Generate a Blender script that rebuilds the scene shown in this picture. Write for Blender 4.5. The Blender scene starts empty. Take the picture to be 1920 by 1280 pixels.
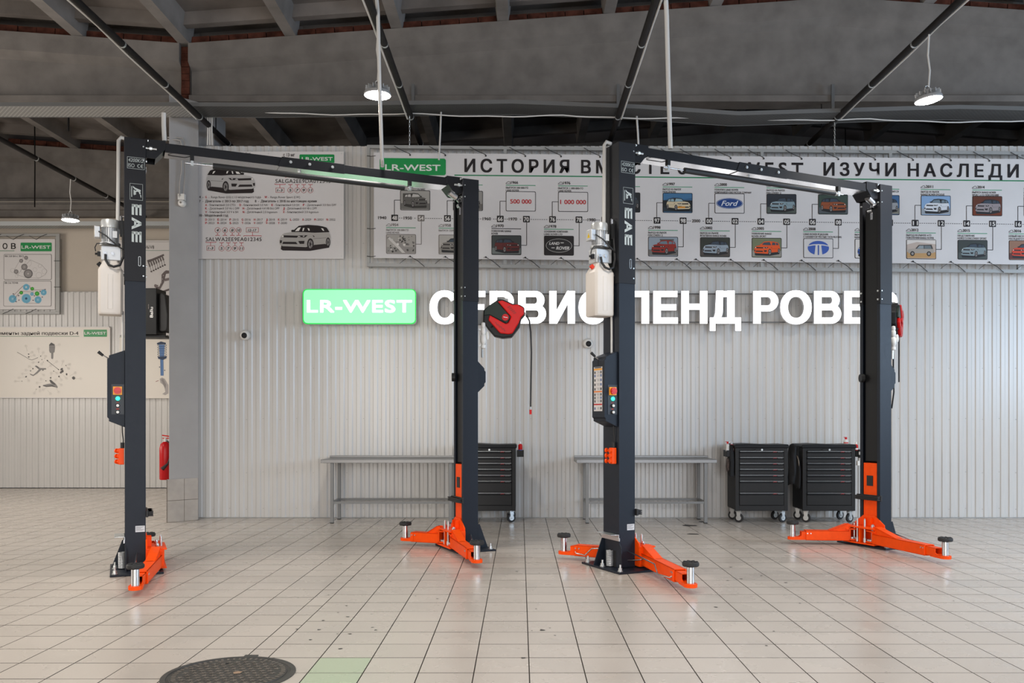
import bpy, bmesh, math, random
from mathutils import Matrix, Vector
random.seed(7)
SC = bpy.context.scene
COL = SC.collection
PI = math.pi
F = 1643.0; CX = 975.0; CY = 784.0; CH = 1.365          # focal length in px, vanishing point, camera height
# ------------------------------------------------------------------ camera, world, lights, exposure
cam = bpy.data.cameras.new('camera'); co = bpy.data.objects.new('camera', cam); COL.objects.link(co)
co.location = (0, 0, CH); co.rotation_euler = (PI/2, 0, 0)
cam.sensor_width = 36; cam.lens = F/1920*36
cam.shift_x = (960-CX)/1920; cam.shift_y = (CY-640)/1920
cam.clip_start = 0.05; cam.clip_end = 200
SC.camera = co
w = bpy.data.worlds.new('world'); SC.world = w; w.use_nodes = True
w.node_tree.nodes['Background'].inputs[0].default_value = (.75, .82, 1, 1)
w.node_tree.nodes['Background'].inputs[1].default_value = .3
SC.view_settings.view_transform = 'Standard'; SC.view_settings.look = 'None'
SC.view_settings.gamma = 1; SC.view_settings.use_curve_mapping = False
SC.view_settings.exposure = 0.35
LAMP_W = 135.0
def area(name, loc, rot, sx, sy, power, colr):
    l = bpy.data.lights.new(name, 'AREA'); l.shape = 'RECTANGLE'; l.size = sx; l.size_y = sy
    l.energy = power; l.color = colr
    o = bpy.data.objects.new(name, l); COL.objects.link(o); o.location = loc; o.rotation_euler = rot
    return o
# added area lights: daylight of assumed gates behind the camera and assumed side windows, none built
area('added_front_fill', (-4.2, -5.6, 2.3), (R90 := PI/2, 0, 0), 4.2, 4.0, 340, (1, .95, .88))
area('added_front_fill', (3.8, -5.6, 2.3), (PI/2, 0, 0), 4.2, 4.0, 370, (.88, .93, 1))
area('added_side_fill', (11.6, 5.0, 3.0), (PI/2, 0, PI/2), 8, 2.6, 560, (.58, .77, 1))
area('added_side_fill', (-12.6, 9.0, 3.0), (PI/2, 0, -PI/2), 8, 2.6, 330, (1, .93, .85))

# ------------------------------------------------------------------ materials
_m = {}
def mat(name, rgb=(.5, .5, .5), rough=.5, metal=0, spec=.5, emit=None, es=0, noise=0, nscale=8, bump=0, bscale=200,
        trans=0, coat=0, stretch=None, rvar=0):
    if name in _m: return _m[name]
    m = bpy.data.materials.new(name); m.use_nodes = True; nt = m.node_tree; b = nt.nodes['Principled BSDF']
    b.inputs['Base Color'].default_value = (*rgb, 1); b.inputs['Roughness'].default_value = rough
    b.inputs['Metallic'].default_value = metal; b.inputs['Specular IOR Level'].default_value = spec
    b.inputs['Transmission Weight'].default_value = trans; b.inputs['Coat Weight'].default_value = coat
    if emit: b.inputs['Emission Color'].default_value = (*emit, 1); b.inputs['Emission Strength'].default_value = es
    g = nt.nodes.new('ShaderNodeNewGeometry'); mp = nt.nodes.new('ShaderNodeMapping')
    nt.links.new(g.outputs['Position'], mp.inputs['Vector'])
    if stretch: mp.inputs['Scale'].default_value = stretch
    if noise or rvar:
        n = nt.nodes.new('ShaderNodeTexNoise'); n.inputs['Scale'].default_value = nscale; n.inputs['Detail'].default_value = 6
        nt.links.new(mp.outputs[0], n.inputs['Vector'])
        if noise:
            r = nt.nodes.new('ShaderNodeMapRange'); r.inputs[1].default_value = .3; r.inputs[2].default_value = .7
            r.inputs[3].default_value = 1-noise; r.inputs[4].default_value = 1+noise*.5
            nt.links.new(n.outputs[0], r.inputs[0])
            mx = nt.nodes.new('ShaderNodeVectorMath'); mx.operation = 'SCALE'; mx.inputs[0].default_value = rgb
            nt.links.new(r.outputs[0], mx.inputs['Scale']); nt.links.new(mx.outputs[0], b.inputs['Base Color'])
        if rvar:
            r2 = nt.nodes.new('ShaderNodeMapRange'); r2.inputs[3].default_value = rough-rvar; r2.inputs[4].default_value = rough+rvar
            nt.links.new(n.outputs[0], r2.inputs[0]); nt.links.new(r2.outputs[0], b.inputs['Roughness'])
    if bump:
        n2 = nt.nodes.new('ShaderNodeTexNoise'); n2.inputs['Scale'].default_value = bscale; n2.inputs['Detail'].default_value = 3
        nt.links.new(g.outputs['Position'], n2.inputs['Vector'])
        bp = nt.nodes.new('ShaderNodeBump'); bp.inputs['Strength'].default_value = bump; bp.inputs['Distance'].default_value = .002
        nt.links.new(n2.outputs[0], bp.inputs['Height']); nt.links.new(bp.outputs[0], b.inputs['Normal'])
    _m[name] = m; return m
def hx(h):
    c = [int(h[i:i+2], 16)/255 for i in (0, 2, 4)]
    return tuple(x/12.92 if x < .04045 else ((x+.055)/1.055)**2.4 for x in c)
def ink(h, es=0):
    return mat('ink_'+h, hx(h), .45, spec=.3) if not es else mat('glow_'+h, hx(h), .5, emit=hx(h), es=es)
M_col = mat('slate_paint', (.010, .0145, .0235), .45, spec=.28, bump=.35, bscale=260, rvar=.06, nscale=30)
M_ext = mat('slate_paint_dark', (.011, .0115, .0145), .48, spec=.25, bump=.3, bscale=260)
M_beam = mat('black_gloss_paint', (.010, .0105, .013), .35, spec=.3)
M_beamu = mat('beam_underside_mirror', (.50, .50, .51), .25, metal=.85)  # bright metal colour on the black-painted underside, standing in for its reflections
M_or = mat('orange_paint', (.95, .080, .001), .45, spec=.2, noise=.06, nscale=20)
M_or2 = mat('orange_plastic', (.88, .075, .002), .42, spec=.25)
M_blk = mat('black_rubber', (.014, .014, .015), .6, bump=.2)
M_blkp = mat('black_plastic', (.011, .0115, .0125), .48, spec=.28)
M_drk = mat('dark_gap', (.006, .006, .007), .8)
M_chr = mat('chrome', (.62, .63, .65), .22, metal=1)
M_zinc = mat('zinc', (.58, .60, .60), .38, metal=.85)
M_alu = mat('cast_aluminium', (.55, .56, .57), .42, metal=.7)
M_tank = mat('tank_plastic', (.66, .61, .56), .42, spec=.4, noise=.05, nscale=3)
M_wh = mat('white_plastic', (.72, .71, .68), .35)
M_whp = mat('white_pipe', (.56, .55, .53), .4)
M_pipe = mat('dark_pipe', (.011, .009, .0085), .6, spec=.2, noise=.3, nscale=10)
M_conc = mat('beam_concrete', (.185, .168, .153), .85, noise=.22, nscale=3.2, bump=.9, bscale=45, spec=.2)
M_slab = mat('slab_concrete', (.17, .152, .14), .88, noise=.55, nscale=1.1, bump=.9, bscale=40, spec=.2)
M_rib = mat('rib_concrete', (.24, .222, .208), .85, noise=.28, nscale=2.2, bump=.8, bscale=50, spec=.2)
M_brk = mat('red_brick', (.085, .030, .020), .9, noise=.6, nscale=9, bump=.8, bscale=60, spec=.1)
M_mort = mat('mortar', (.10, .085, .075), .95, spec=.1)
M_pil = mat('pillar_paint', (.36, .345, .335), .6, noise=.06, nscale=3, bump=.35, bscale=60)
M_plast = mat('beige_plaster', (.52, .46, .39), .7, noise=.05, nscale=1.5, bump=.4, bscale=30)
M_clad = mat('cladding', (.60, .585, .565), .25, spec=.5, noise=.04, nscale=1.2, stretch=(6, 1, .5))
M_trim = mat('grey_steel_frame', (.33, .33, .32), .45, metal=.2)
M_bench = mat('bench_grey', (.20, .20, .197), .45, metal=.2)
M_benchtop = mat('bench_steel_top', (.22, .22, .22), .35, metal=.5)
M_cart = mat('cart_charcoal', (.017, .0165, .0165), .5, spec=.3, noise=.1, nscale=10)
M_cartf = mat('cart_black', (.008, .0085, .010), .5, spec=.25, noise=.1, nscale=10)
M_red = mat('red_gloss', (.55, .004, .004), .35, spec=.3)
M_redx = mat('extinguisher_red', (.48, .006, .008), .3, spec=.3)
M_wallp = mat('poster_white', (.66, .635, .625), .32, spec=.4)
M_vinyl = mat('banner_vinyl', (.62, .60, .595), .38, spec=.4, noise=.05, nscale=2.0)
M_board = mat('board_white', (.72, .67, .60), .3, spec=.4)
M_grout = mat('floor_grout', (.085, .072, .062), .85)
M_iron = mat('cast_iron', (.050, .047, .043), .55, spec=.4, noise=.3, nscale=18, bump=.6, bscale=80)
M_ironw = mat('worn_iron', (.17, .145, .12), .45, metal=.3, noise=.3, nscale=25)
M_oil_shade = mat('oil_and_shade', (.035, .032, .03), .5)  # also colours the painted shadow patches on the floor
M_cloth = mat('black_cloth', (.010, .010, .011), .9, bump=.6, bscale=90)
M_plinth = mat('plinth_tile', (.40, .35, .30), .32, noise=.12, nscale=8)
M_lamp = mat('lamp_glow', (1, 1, 1), .5, emit=(1, .965, .90), es=60)
M_dim = mat('dull_steel', (.12, .12, .118), .55)
M_green = mat('green_logo', hx('0b8a45'), .35)
M_led = mat('green_led', (.02, .7, .4), .4, emit=(.02, .9, .45), es=3.0)

def tile_mat(name, rgb, rnd=True):
    m = mat(name, rgb, .27, spec=.5); nt = m.node_tree; b = nt.nodes['Principled BSDF']
    g = nt.nodes.new('ShaderNodeNewGeometry')
    n = nt.nodes.new('ShaderNodeTexNoise'); n.inputs['Scale'].default_value = 2.3; n.inputs['Detail'].default_value = 8
    n3 = nt.nodes.new('ShaderNodeTexNoise'); n3.inputs['Scale'].default_value = 90; n3.inputs['Detail'].default_value = 3
    vo = nt.nodes.new('ShaderNodeTexNoise'); vo.inputs['Scale'].default_value = 11; vo.inputs['Detail'].default_value = 2
    for x in (n, n3, vo): nt.links.new(g.outputs['Position'], x.inputs['Vector'])
    r = nt.nodes.new('ShaderNodeMapRange'); r.inputs[1].default_value = .3; r.inputs[2].default_value = .7; r.inputs[3].default_value = .965; r.inputs[4].default_value = 1.02
    nt.links.new(n.outputs[0], r.inputs[0])
    r3 = nt.nodes.new('ShaderNodeMapRange'); r3.inputs[1].default_value = .3; r3.inputs[2].default_value = .7; r3.inputs[3].default_value = .97; r3.inputs[4].default_value = 1.02
    nt.links.new(n3.outputs[0], r3.inputs[0])
    oi = nt.nodes.new('ShaderNodeAttribute'); oi.attribute_name = 'tone'; oi.attribute_type = 'GEOMETRY'
    ob = nt.nodes.new('ShaderNodeObjectInfo')
    r4 = nt.nodes.new('ShaderNodeMapRange'); r4.inputs[3].default_value = .955; r4.inputs[4].default_value = 1.03
    ad = nt.nodes.new('ShaderNodeMath'); ad.operation = 'ADD'; nt.links.new(oi.outputs['Fac'], ad.inputs[0]); nt.links.new(ob.outputs['Random'], ad.inputs[1])
    fr = nt.nodes.new('ShaderNodeMath'); fr.operation = 'FRACT'; nt.links.new(ad.outputs[0], fr.inputs[0]); nt.links.new(fr.outputs[0], r4.inputs[0])
    # sparse dirt specks
    r5 = nt.nodes.new('ShaderNodeMapRange'); r5.inputs[1].default_value = .765; r5.inputs[2].default_value = .79; r5.inputs[3].default_value = 1; r5.inputs[4].default_value = .45
    nt.links.new(vo.outputs[0], r5.inputs[0])
    prev = None
    for x in (r, r3, r4, r5):
        if prev is None: prev = x.outputs[0]; continue
        mu = nt.nodes.new('ShaderNodeMath'); mu.operation = 'MULTIPLY'; nt.links.new(prev, mu.inputs[0]); nt.links.new(x.outputs[0], mu.inputs[1]); prev = mu.outputs[0]
    mx = nt.nodes.new('ShaderNodeVectorMath'); mx.operation = 'SCALE'; mx.inputs[0].default_value = rgb
    nt.links.new(prev, mx.inputs['Scale']); nt.links.new(mx.outputs[0], b.inputs['Base Color'])
    rr = nt.nodes.new('ShaderNodeMapRange'); rr.inputs[1].default_value = .3; rr.inputs[2].default_value = .7; rr.inputs[3].default_value = .22; rr.inputs[4].default_value = .34
    nt.links.new(n.outputs[0], rr.inputs[0]); nt.links.new(rr.outputs[0], b.inputs['Roughness'])
    return m
M_tile = tile_mat('floor_tile_beige', (.51, .455, .402))
M_tileg = tile_mat('floor_tile_green', (.42, .47, .34))

def tray_mat(nm='perforated_zinc', g_=.36):
    m = mat(nm, (g_, g_, g_), .5, metal=.2); nt = m.node_tree; b = nt.nodes['Principled BSDF']
    g = nt.nodes.new('ShaderNodeNewGeometry'); br = nt.nodes.new('ShaderNodeTexBrick')
    br.inputs['Scale'].default_value = 1; br.inputs['Brick Width'].default_value = .055; br.inputs['Row Height'].default_value = .03
    br.inputs['Mortar Size'].default_value = .0095; br.inputs['Mortar Smooth'].default_value = .1
    br.inputs['Color1'].default_value = (.02, .02, .02, 1); br.inputs['Color2'].default_value = (.03, .03, .03, 1); br.inputs['Mortar'].default_value = (g_, g_, g_*.97, 1)
    nt.links.new(g.outputs['Position'], br.inputs['Vector']); nt.links.new(br.outputs[0], b.inputs['Base Color'])
    return m
M_tray = tray_mat(); M_trayd = tray_mat('perforated_zinc_dark', .07)  # second one is the same perforated zinc in a much darker tone

# ------------------------------------------------------------------ mesh helpers
def I(): return Matrix.Identity(4)
def T(x, y, z): return Matrix.Translation((x, y, z))
def RZ(a): return Matrix.Rotation(a, 4, 'Z')
def RX(a): return Matrix.Rotation(a, 4, 'X')
def RY(a): return Matrix.Rotation(a, 4, 'Y')
def P(px, py, Y): return Vector(((px-CX)*Y/F, Y, CH+(CY-py)*Y/F))
def wloc(o):
    v = Vector((0, 0, 0))
    while o: v += o.location; o = o.parent
    return v
class MB:
    def __init__(s, M=None): s.v = []; s.f = []; s.mi = []; s.mats = []; s.M = M or I(); s.cur = 0
    def mat(s, m):
        if m not in s.mats: s.mats.append(m)
        s.cur = s.mats.index(m); return s
    def add(s, vs, fs):
        n = len(s.v); s.v += [s.M @ Vector(v) for v in vs]
        s.f += [[i+n for i in f] for f in fs]; s.mi += [s.cur]*len(fs); return s
    def box(s, x0, y0, z0, x1, y1, z1):
        return s.add([(x0, y0, z0), (x1, y0, z0), (x1, y1, z0), (x0, y1, z0), (x0, y0, z1), (x1, y0, z1), (x1, y1, z1), (x0, y1, z1)],
                     [(0, 3, 2, 1), (4, 5, 6, 7), (0, 1, 5, 4), (1, 2, 6, 5), (2, 3, 7, 6), (3, 0, 4, 7)])
    def prism(s, pts, a, b, axis='y'):
        n = len(pts)
        def q(p, t): return {'y': (p[0], t, p[1]), 'x': (t, p[0], p[1]), 'z': (p[0], p[1], t)}[axis]
        vs = [q(p, a) for p in pts]+[q(p, b) for p in pts]
        fs = [tuple(range(n)), tuple(range(2*n-1, n-1, -1))]+[(i, (i+1) % n, n+(i+1) % n, n+i) for i in range(n)]
        return s.add(vs, fs)
    def cyl(s, p0, p1, r, n=12, r1=None, caps=True):
        p0 = Vector(p0); p1 = Vector(p1); d = (p1-p0)
        if d.length < 1e-6: return s
        d.normalize(); a = d.orthogonal().normalized(); b = d.cross(a); r1 = r if r1 is None else r1
        vs = [p0+r*(math.cos(2*PI*i/n)*a+math.sin(2*PI*i/n)*b) for i in range(n)]+[p1+r1*(math.cos(2*PI*i/n)*a+math.sin(2*PI*i/n)*b) for i in range(n)]
        fs = [(i, (i+1) % n, n+(i+1) % n, n+i) for i in range(n)]
        if caps: fs += [tuple(range(n-1, -1, -1)), tuple(range(n, 2*n))]
        return s.add(vs, fs)
    def tube(s, pts, r, n=8):
        pts = [Vector(p) for p in pts]; vs = []; fs = []; a = None
        for i, p in enumerate(pts):
            d = (pts[min(i+1, len(pts)-1)]-pts[max(i-1, 0)]).normalized()
            a = d.orthogonal().normalized() if a is None else (a-a.dot(d)*d).normalized()
            b = d.cross(a)
            vs += [p+r*(math.cos(2*PI*k/n)*a+math.sin(2*PI*k/n)*b) for k in range(n)]
        for i in range(len(pts)-1):
            fs += [(i*n+k, i*n+(k+1) % n, (i+1)*n+(k+1) % n, (i+1)*n+k) for k in range(n)]
        fs += [tuple(range(n-1, -1, -1)), tuple(range(len(vs)-n, len(vs)))]
        return s.add(vs, fs)
    def lathe(s, prof, c=(0, 0, 0), n=16, axis='z'):
        vs = []; fs = []
        for r, h in prof:
            for k in range(n):
                x = r*math.cos(2*PI*k/n); y = r*math.sin(2*PI*k/n)
                vs.append({'z': (c[0]+x, c[1]+y, c[2]+h), 'y': (c[0]+x, c[1]+h, c[2]+y), 'x': (c[0]+h, c[1]+x, c[2]+y)}[axis])
        for i in range(len(prof)-1):
            fs += [(i*n+k, i*n+(k+1) % n, (i+1)*n+(k+1) % n, (i+1)*n+k) for k in range(n)]
        fs += [tuple(range(n-1, -1, -1)), tuple(range(len(vs)-n, len(vs)))]
        return s.add(vs, fs)
    def ring(s, c, R, r, n=20, m=6, axis='y'):
        vs = []; fs = []
        for i in range(n):
            t = 2*PI*i/n
            for k in range(m):
                u = 2*PI*k/m; q = R+r*math.cos(u); h = r*math.sin(u); x = q*math.cos(t); y = q*math.sin(t)
                vs.append({'z': (c[0]+x, c[1]+y, c[2]+h), 'y': (c[0]+x, c[1]+h, c[2]+y), 'x': (c[0]+h, c[1]+x, c[2]+y)}[axis])
        for i in range(n):
            for k in range(m): fs.append((i*m+k, i*m+(k+1) % m, ((i+1) % n)*m+(k+1) % m, ((i+1) % n)*m+k))
        return s.add(vs, fs)
    def build(s, name, parent=None, world=False, smooth=None, bevel=0, label=None, kind=None, recalc=True):
        if not s.mats: s.mats = [M_blk]
        if parent is None:
            xs = [v.x for v in s.v]; ys = [v.y for v in s.v]; zs = [v.z for v in s.v]
            org = Vector(((min(xs)+max(xs))/2, (min(ys)+max(ys))/2, min(zs)))
        else: org = wloc(parent) if world else Vector((0, 0, 0))
        me = bpy.data.meshes.new(name); me.from_pydata([v-org for v in s.v], [], s.f)
        for m in s.mats: me.materials.append(m)
        me.polygons.foreach_set('material_index', s.mi)
        if recalc and len(s.f) < 20000:
            bm = bmesh.new(); bm.from_mesh(me); bmesh.ops.recalc_face_normals(bm, faces=bm.faces); bm.to_mesh(me); bm.free()
        if smooth:
            me.polygons.foreach_set('use_smooth', [True]*len(me.polygons)); me.set_sharp_from_angle(angle=math.radians(smooth))
        me.update()
        o = bpy.data.objects.new(name, me); COL.objects.link(o)
        if parent is None: o.location = org
        else: o.parent = parent
        if bevel:
            md = o.modifiers.new('bevel', 'BEVEL'); md.width = bevel; md.segments = 2; md.limit_method = 'ANGLE'; md.angle_limit = .7
        if label: o['label'] = label
        if kind: o['kind'] = kind
        return o
def tag(o, label, cat, group=None, kind=None):
    if label: o['label'] = label
    if cat: o['category'] = cat
    if group: o['group'] = group
    if kind: o['kind'] = kind
    return o
def thing(name, label, cat, loc=(0, 0, 0), rz=0, group=None, kind=None):
    o = bpy.data.objects.new(name, None); COL.objects.link(o); o.location = loc; o.rotation_euler = (0, 0, rz); o.empty_display_size = .1
    return tag(o, label, cat, group, kind)
def struct(name, o=None):
    if o is None: o = bpy.data.objects.new(name, None); COL.objects.link(o)
    o['kind'] = 'structure'; return o
def copy_tree(o, parent=None):
    c = o.copy(); COL.objects.link(c); c.parent = parent
    for ch in list(o.children): copy_tree(ch, c)
    return c
# ---- text
_tc = {}; BIG = ('ИСТОРИЯ', 'ВМЕСТЕ')
def glyphs(s, off=0., shear=0., space=1.):
    k = (s, off, shear, space)
    if k in _tc: return _tc[k]
    c = bpy.data.curves.new('t', 'FONT'); c.body = s; c.shear = shear; c.space_character = space
    c.resolution_u = 3; c.fill_mode = 'FRONT'
    o = bpy.data.objects.new('t', c); COL.objects.link(o)
    dg = bpy.context.evaluated_depsgraph_get(); m = bpy.data.meshes.new_from_object(o.evaluated_get(dg))
    vs = [(v.co.x, v.co.y) for v in m.vertices]; fs = [tuple(p.vertices) for p in m.polygons]
    bpy.data.objects.remove(o); bpy.data.curves.remove(c); bpy.data.meshes.remove(m)
    if off > .008:
        o = off*.8; sh = [(-.011, -.024), (.011, -.024), (-.011, .024), (.011, .024), (0, 0)] if s == 'LR-WEST' else [(-o, 0), (o, 0)] if len(s) > 9 and off < .04 and s not in BIG else [(-o, -o*.7), (o, -o*.7), (-o, o*.7), (o, o*.7), (0, 0)]
        n = len(vs); V, Fs = [], []
        for i, (a, b) in enumerate(sh): V += [(x+a, y+b, i) for x, y in vs]; Fs += [tuple(q+i*n for q in f) for f in fs]
        vs, fs = V, Fs
    else: vs = [(x, y, 0) for x, y in vs]
    x0 = min(v[0] for v in vs); x1 = max(v[0] for v in vs); y0 = min(v[1] for v in vs); y1 = max(v[1] for v in vs)
    _tc[k] = (vs, fs, x0, x1, y0, y1); return _tc[k]
CAP = .729
class Print:
    """flat print on a panel standing at depth Y; x, y are given in photo px of that plane, tilt = dy/dx"""
    def __init__(s, Y, tilt=0, x0=0, mb=None): s.Y = Y; s.k = tilt; s.x0 = x0; s.mb = mb or MB()
    def pt(s, x, y, lay): p = P(x, y+(x-s.x0)*s.k, s.Y); p.y -= .0012*lay; return p
    def poly(s, pts, col, lay=1):
        s.mb.mat(ink(col) if isinstance(col, str) else col)
        s.mb.add([s.pt(x, y, lay) for x, y in pts], [tuple(range(len(pts)))]); return s
    def rect(s, x0, y0, x1, y1, col, lay=1): return s.poly([(x0, y0), (x1, y0), (x1, y1), (x0, y1)], col, lay)
    def rrect(s, x0, y0, x1, y1, r, col, lay=1): return s.poly(rr(x0, y0, x1, y1, r), col, lay)
    def frame(s, x0, y0, x1, y1, t, col, lay=1):
        s.rect(x0, y0, x1, y0+t, col, lay); s.rect(x0, y1-t, x1, y1, col, lay); s.rect(x0, y0, x0+t, y1, col, lay); s.rect(x1-t, y0, x1, y1, col, lay); return s
    def line(s, pts, t, col, lay=1):
        for (a, b), (c, d) in zip(pts, pts[1:]):
            l = math.hypot(c-a, d-b) or 1; nx = -(d-b)/l*t/2; ny = (c-a)/l*t/2
            s.poly([(a+nx, b+ny), (c+nx, d+ny), (c-nx, d-ny), (a-nx, b-ny)], col, lay)
        return s
    def disc(s, x, y, r, col, lay=1, ry=None, n=14):
        ry = ry or r; return s.poly([(x+r*math.cos(2*PI*i/n), y+ry*math.sin(2*PI*i/n)) for i in range(n)], col, lay)
    def circ(s, x, y, r, t, col, lay=1, n=14, ry=None):
        k = (ry or r)/r
        for i in range(n):
            a = 2*PI*i/n; b = 2*PI*(i+1)/n
            s.poly([(x+r*math.cos(a), y+k*r*math.sin(a)), (x+r*math.cos(b), y+k*r*math.sin(b)), (x+(r-t)*math.cos(b), y+k*(r-t)*math.sin(b)), (x+(r-t)*math.cos(a), y+k*(r-t)*math.sin(a))], col, lay)
        return s
    def text(s, t, x0, yb, x1, cap, col, lay=2, off=.012, shear=0., space=1.):
        vs, fs, a, b, c, d = glyphs(t, off, shear, space); sc = cap/CAP
        sx = (x1-x0)/(b-a) if x1 is not None else sc
        s.mb.mat(ink(col) if isinstance(col, str) else col)
        s.mb.add([s.pt(x0+(x-a)*sx, yb-y*sc, lay+.12*i) for x, y, i in vs], fs); return s
    def build(s, name, parent, **k): return s.mb.build(name, parent, world=True, recalc=False, **k)
def rr(x0, y0, x1, y1, r):
    pts = []
    for cx, cy, a0 in ((x1-r, y0+r, -90), (x1-r, y1-r, 0), (x0+r, y1-r, 90), (x0+r, y0+r, 180)):
        for k in range(4):
            a = math.radians(a0+k*30); pts.append((cx+r*math.cos(a), cy+r*math.sin(a)))
    return pts
# ------------------------------------------------------------------ floor
flo = MB().mat(M_grout).box(-14, -6, -.2, 13, 24, -.008).build('floor'); struct('', flo)
def tile_mesh(wx, wy, m, name):
    b = MB().mat(m); g = .0019; h = -.008; e = .0012
    X = wx/2-g; Yh = wy/2-.0022
    b.add([(-X, -Yh, h), (X, -Yh, h), (X, Yh, h), (-X, Yh, h), (-X+e, -Yh+e, 0), (X-e, -Yh+e, 0), (X-e, Yh-e, 0), (-X+e, Yh-e, 0)],
          [(4, 5, 6, 7), (0, 1, 5, 4), (1, 2, 6, 5), (2, 3, 7, 6), (3, 0, 4, 7)])
    me = bpy.data.meshes.new(name); me.from_pydata([v for v in b.v], [], b.f); me.materials.append(m); me.materials.append(M_grout); me.polygons.foreach_set('material_index', [0, 1, 1, 1, 1]); return me
tiles = []
XR0 = .05; PR = .2975; XC = XR0-5*PR; PL = .306; XL = XC-.13; PY = .2985
def rows(y0): return [y0+PY*k for k in range(-36, 42)]
for k in range(-5, 43):
    x = XR0+PR*(k+.5)
    for y in rows(5.0): tiles.append((x, y+PY/2, PR, 'R'))
for y in rows(4.89): tiles.append((XC-.065, y+PY/2, .13, 'C'))
for k in range(40):
    for y in rows(4.89): tiles.append((XL-PL*(k+.5), y+PY/2, PL, 'L'))
tiles = [t for t in tiles if -6 < t[1] < 17.05]
def vis(t):
    x, y = t[0], t[1]
    if y < 4.3: return False
    px = CX+F*x/y; py = CY+F*CH/y
    return -40 < px < 1960 and py < 1310
near = sorted([t for t in tiles if vis(t)], key=lambda t: t[1]-t[2]*.1)[:300]
ns = set((t[0], t[1]) for t in near)
TM = {'R': tile_mesh(PR, PY, M_tile, 'tile'), 'C': tile_mesh(.13, PY, M_tile, 'tile'), 'L': tile_mesh(PL, PY, M_tile, 'tile')}
TG = tile_mesh(PR, PY, M_tileg, 'tile')
fl = flo.location
for t in near:
    py = CY+F*CH/t[1]; px = CX+F*t[0]/t[1]
    green = t[3] == 'R' and abs(t[0]-(XR0+PR*-3.5)) < .05 and t[1] < 5.0
    o = bpy.data.objects.new('tile', TG if green else TM[t[3]]); COL.objects.link(o); o.parent = flo
    o.location = (t[0]-fl.x, t[1]-fl.y, random.uniform(-.0004, .0004)-fl.z)
    if green: o['label'] = 'pale green floor tile'
b = MB().mat(M_tile); b.mat(M_grout).mat(M_tile); tone = []
for t in tiles:
    if (t[0], t[1]) in ns: continue
    g = .0019; b.M = T(t[0], t[1], 0); X = t[2]/2-g; Yh = PY/2-.0022; h = -.008; e = .0015
    b.add([(-X, -Yh, h), (X, -Yh, h), (X, Yh, h), (-X, Yh, h), (-X+e, -Yh+e, 0), (X-e, -Yh+e, 0), (X-e, Yh-e, 0), (-X+e, Yh-e, 0)],
          [(4, 5, 6, 7), (0, 1, 5, 4), (1, 2, 6, 5), (2, 3, 7, 6), (3, 0, 4, 7)])
    tone += [random.random()]*5; b.mi[-5:] = [0, 1, 1, 1, 1]
o = b.build('tiles', flo, world=True, kind='stuff', recalc=False)
at = o.data.attributes.new('tone', 'FLOAT', 'FACE'); at.data.foreach_set('value', tone)
# oil spots lying on the tiles; the three widest are painted soft shadows
sp = MB().mat(M_oil_shade)
for px, py, w in [(616,1115,5),(634,1148,6),(650,1135,5),(652,1156,9),(606,1163,7),(557,1179,6),(598,1180,8),(582,1199,8),(633,1188,5),(656,1188,8),(698,1176,6),(704,1181,7),(638,1216,9),(732,1090,4),(779,1117,4),(820,1122,5),
                  (1017,1181,13),(1041,1191,5),(1031,1177,4),(981,1233,11),(997,1182,4),(1370,1063,7),(1390,1085,7),(1364,1088,6),(1428,1079,6),(1474,1092,8),(1342,1138,8),(1500,1131,5),(1451,1183,5),(1437,1210,6),(1005,1141,4),(1295,985,30),(1318,978,20),(1300,1001,24),(1744,1105,4),(1788,1126,4),(969,1071,6),(1090,1162,4),(1540,1027,6)]:
    Y = F*CH/(py-CY); X = (px-CX)*Y/F; r = w/2*Y/F; n = 9; rnd = random.Random(px)
    pts = [(X+r*math.cos(2*PI*i/n)*rnd.uniform(.6, 1.15), Y+r*1.1*math.sin(2*PI*i/n)*rnd.uniform(.5, 1.2), .0008) for i in range(n)]
    sp.add(pts, [tuple(range(n))])
sp.build('oil_and_shade_spots', flo, world=True, kind='stuff', label='small black oil spots and three wider painted shadow patches', recalc=False)

# ------------------------------------------------------------------ walls
RP = .1146; RD = .0125
def clad_mesh(n, h, name='wall_panel'):
    b = MB().mat(M_clad); prof = []
    for i in range(n):
        x = i*RP; prof += [(x, 0), (x+.040, 0), (x+.051, -RD), (x+.0985, -RD)]
    prof.append((n*RP, 0)); prof = [(x, y) for x, y in prof]
    vs = [(x, y, 0) for x, y in prof]+[(x, y, h) for x, y in prof]; m = len(prof)
    b.add(vs, [(i, i+1, m+i+1, m+i) for i in range(m-1)])
    # shallow flute in the middle of each flat
    me = bpy.data.meshes.new(name); me.from_pydata(b.v, [], b.f); me.materials.append(M_clad); return me
def clad(parent, x0, x1, Y, h, n=10):
    me = clad_mesh(n, h); k = 0; x = x0; pl = wloc(parent)
    while x < x1-.2:
        o = bpy.data.objects.new('wall_panel', me); COL.objects.link(o); o.parent = parent
        o.location = Vector((x+.001, Y-.002*(k % 2), .012))-pl; x += RP*n; k += 1
    return x
# phase: raised rib lines at photo x = 550.8
WY = 12.0
xph = (550.8-CX)*WY/F-.1066
x0w = xph-RP*13
wb = MB().mat(M_trim).box(-4.42, WY+.02, 0, 13, WY+.10, 5.08).build('wall_back'); struct('', wb)
bk = clad(wb, x0w, 9.0, WY+.012, 5.08)
xx = P(745, 300, WY).x
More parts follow.
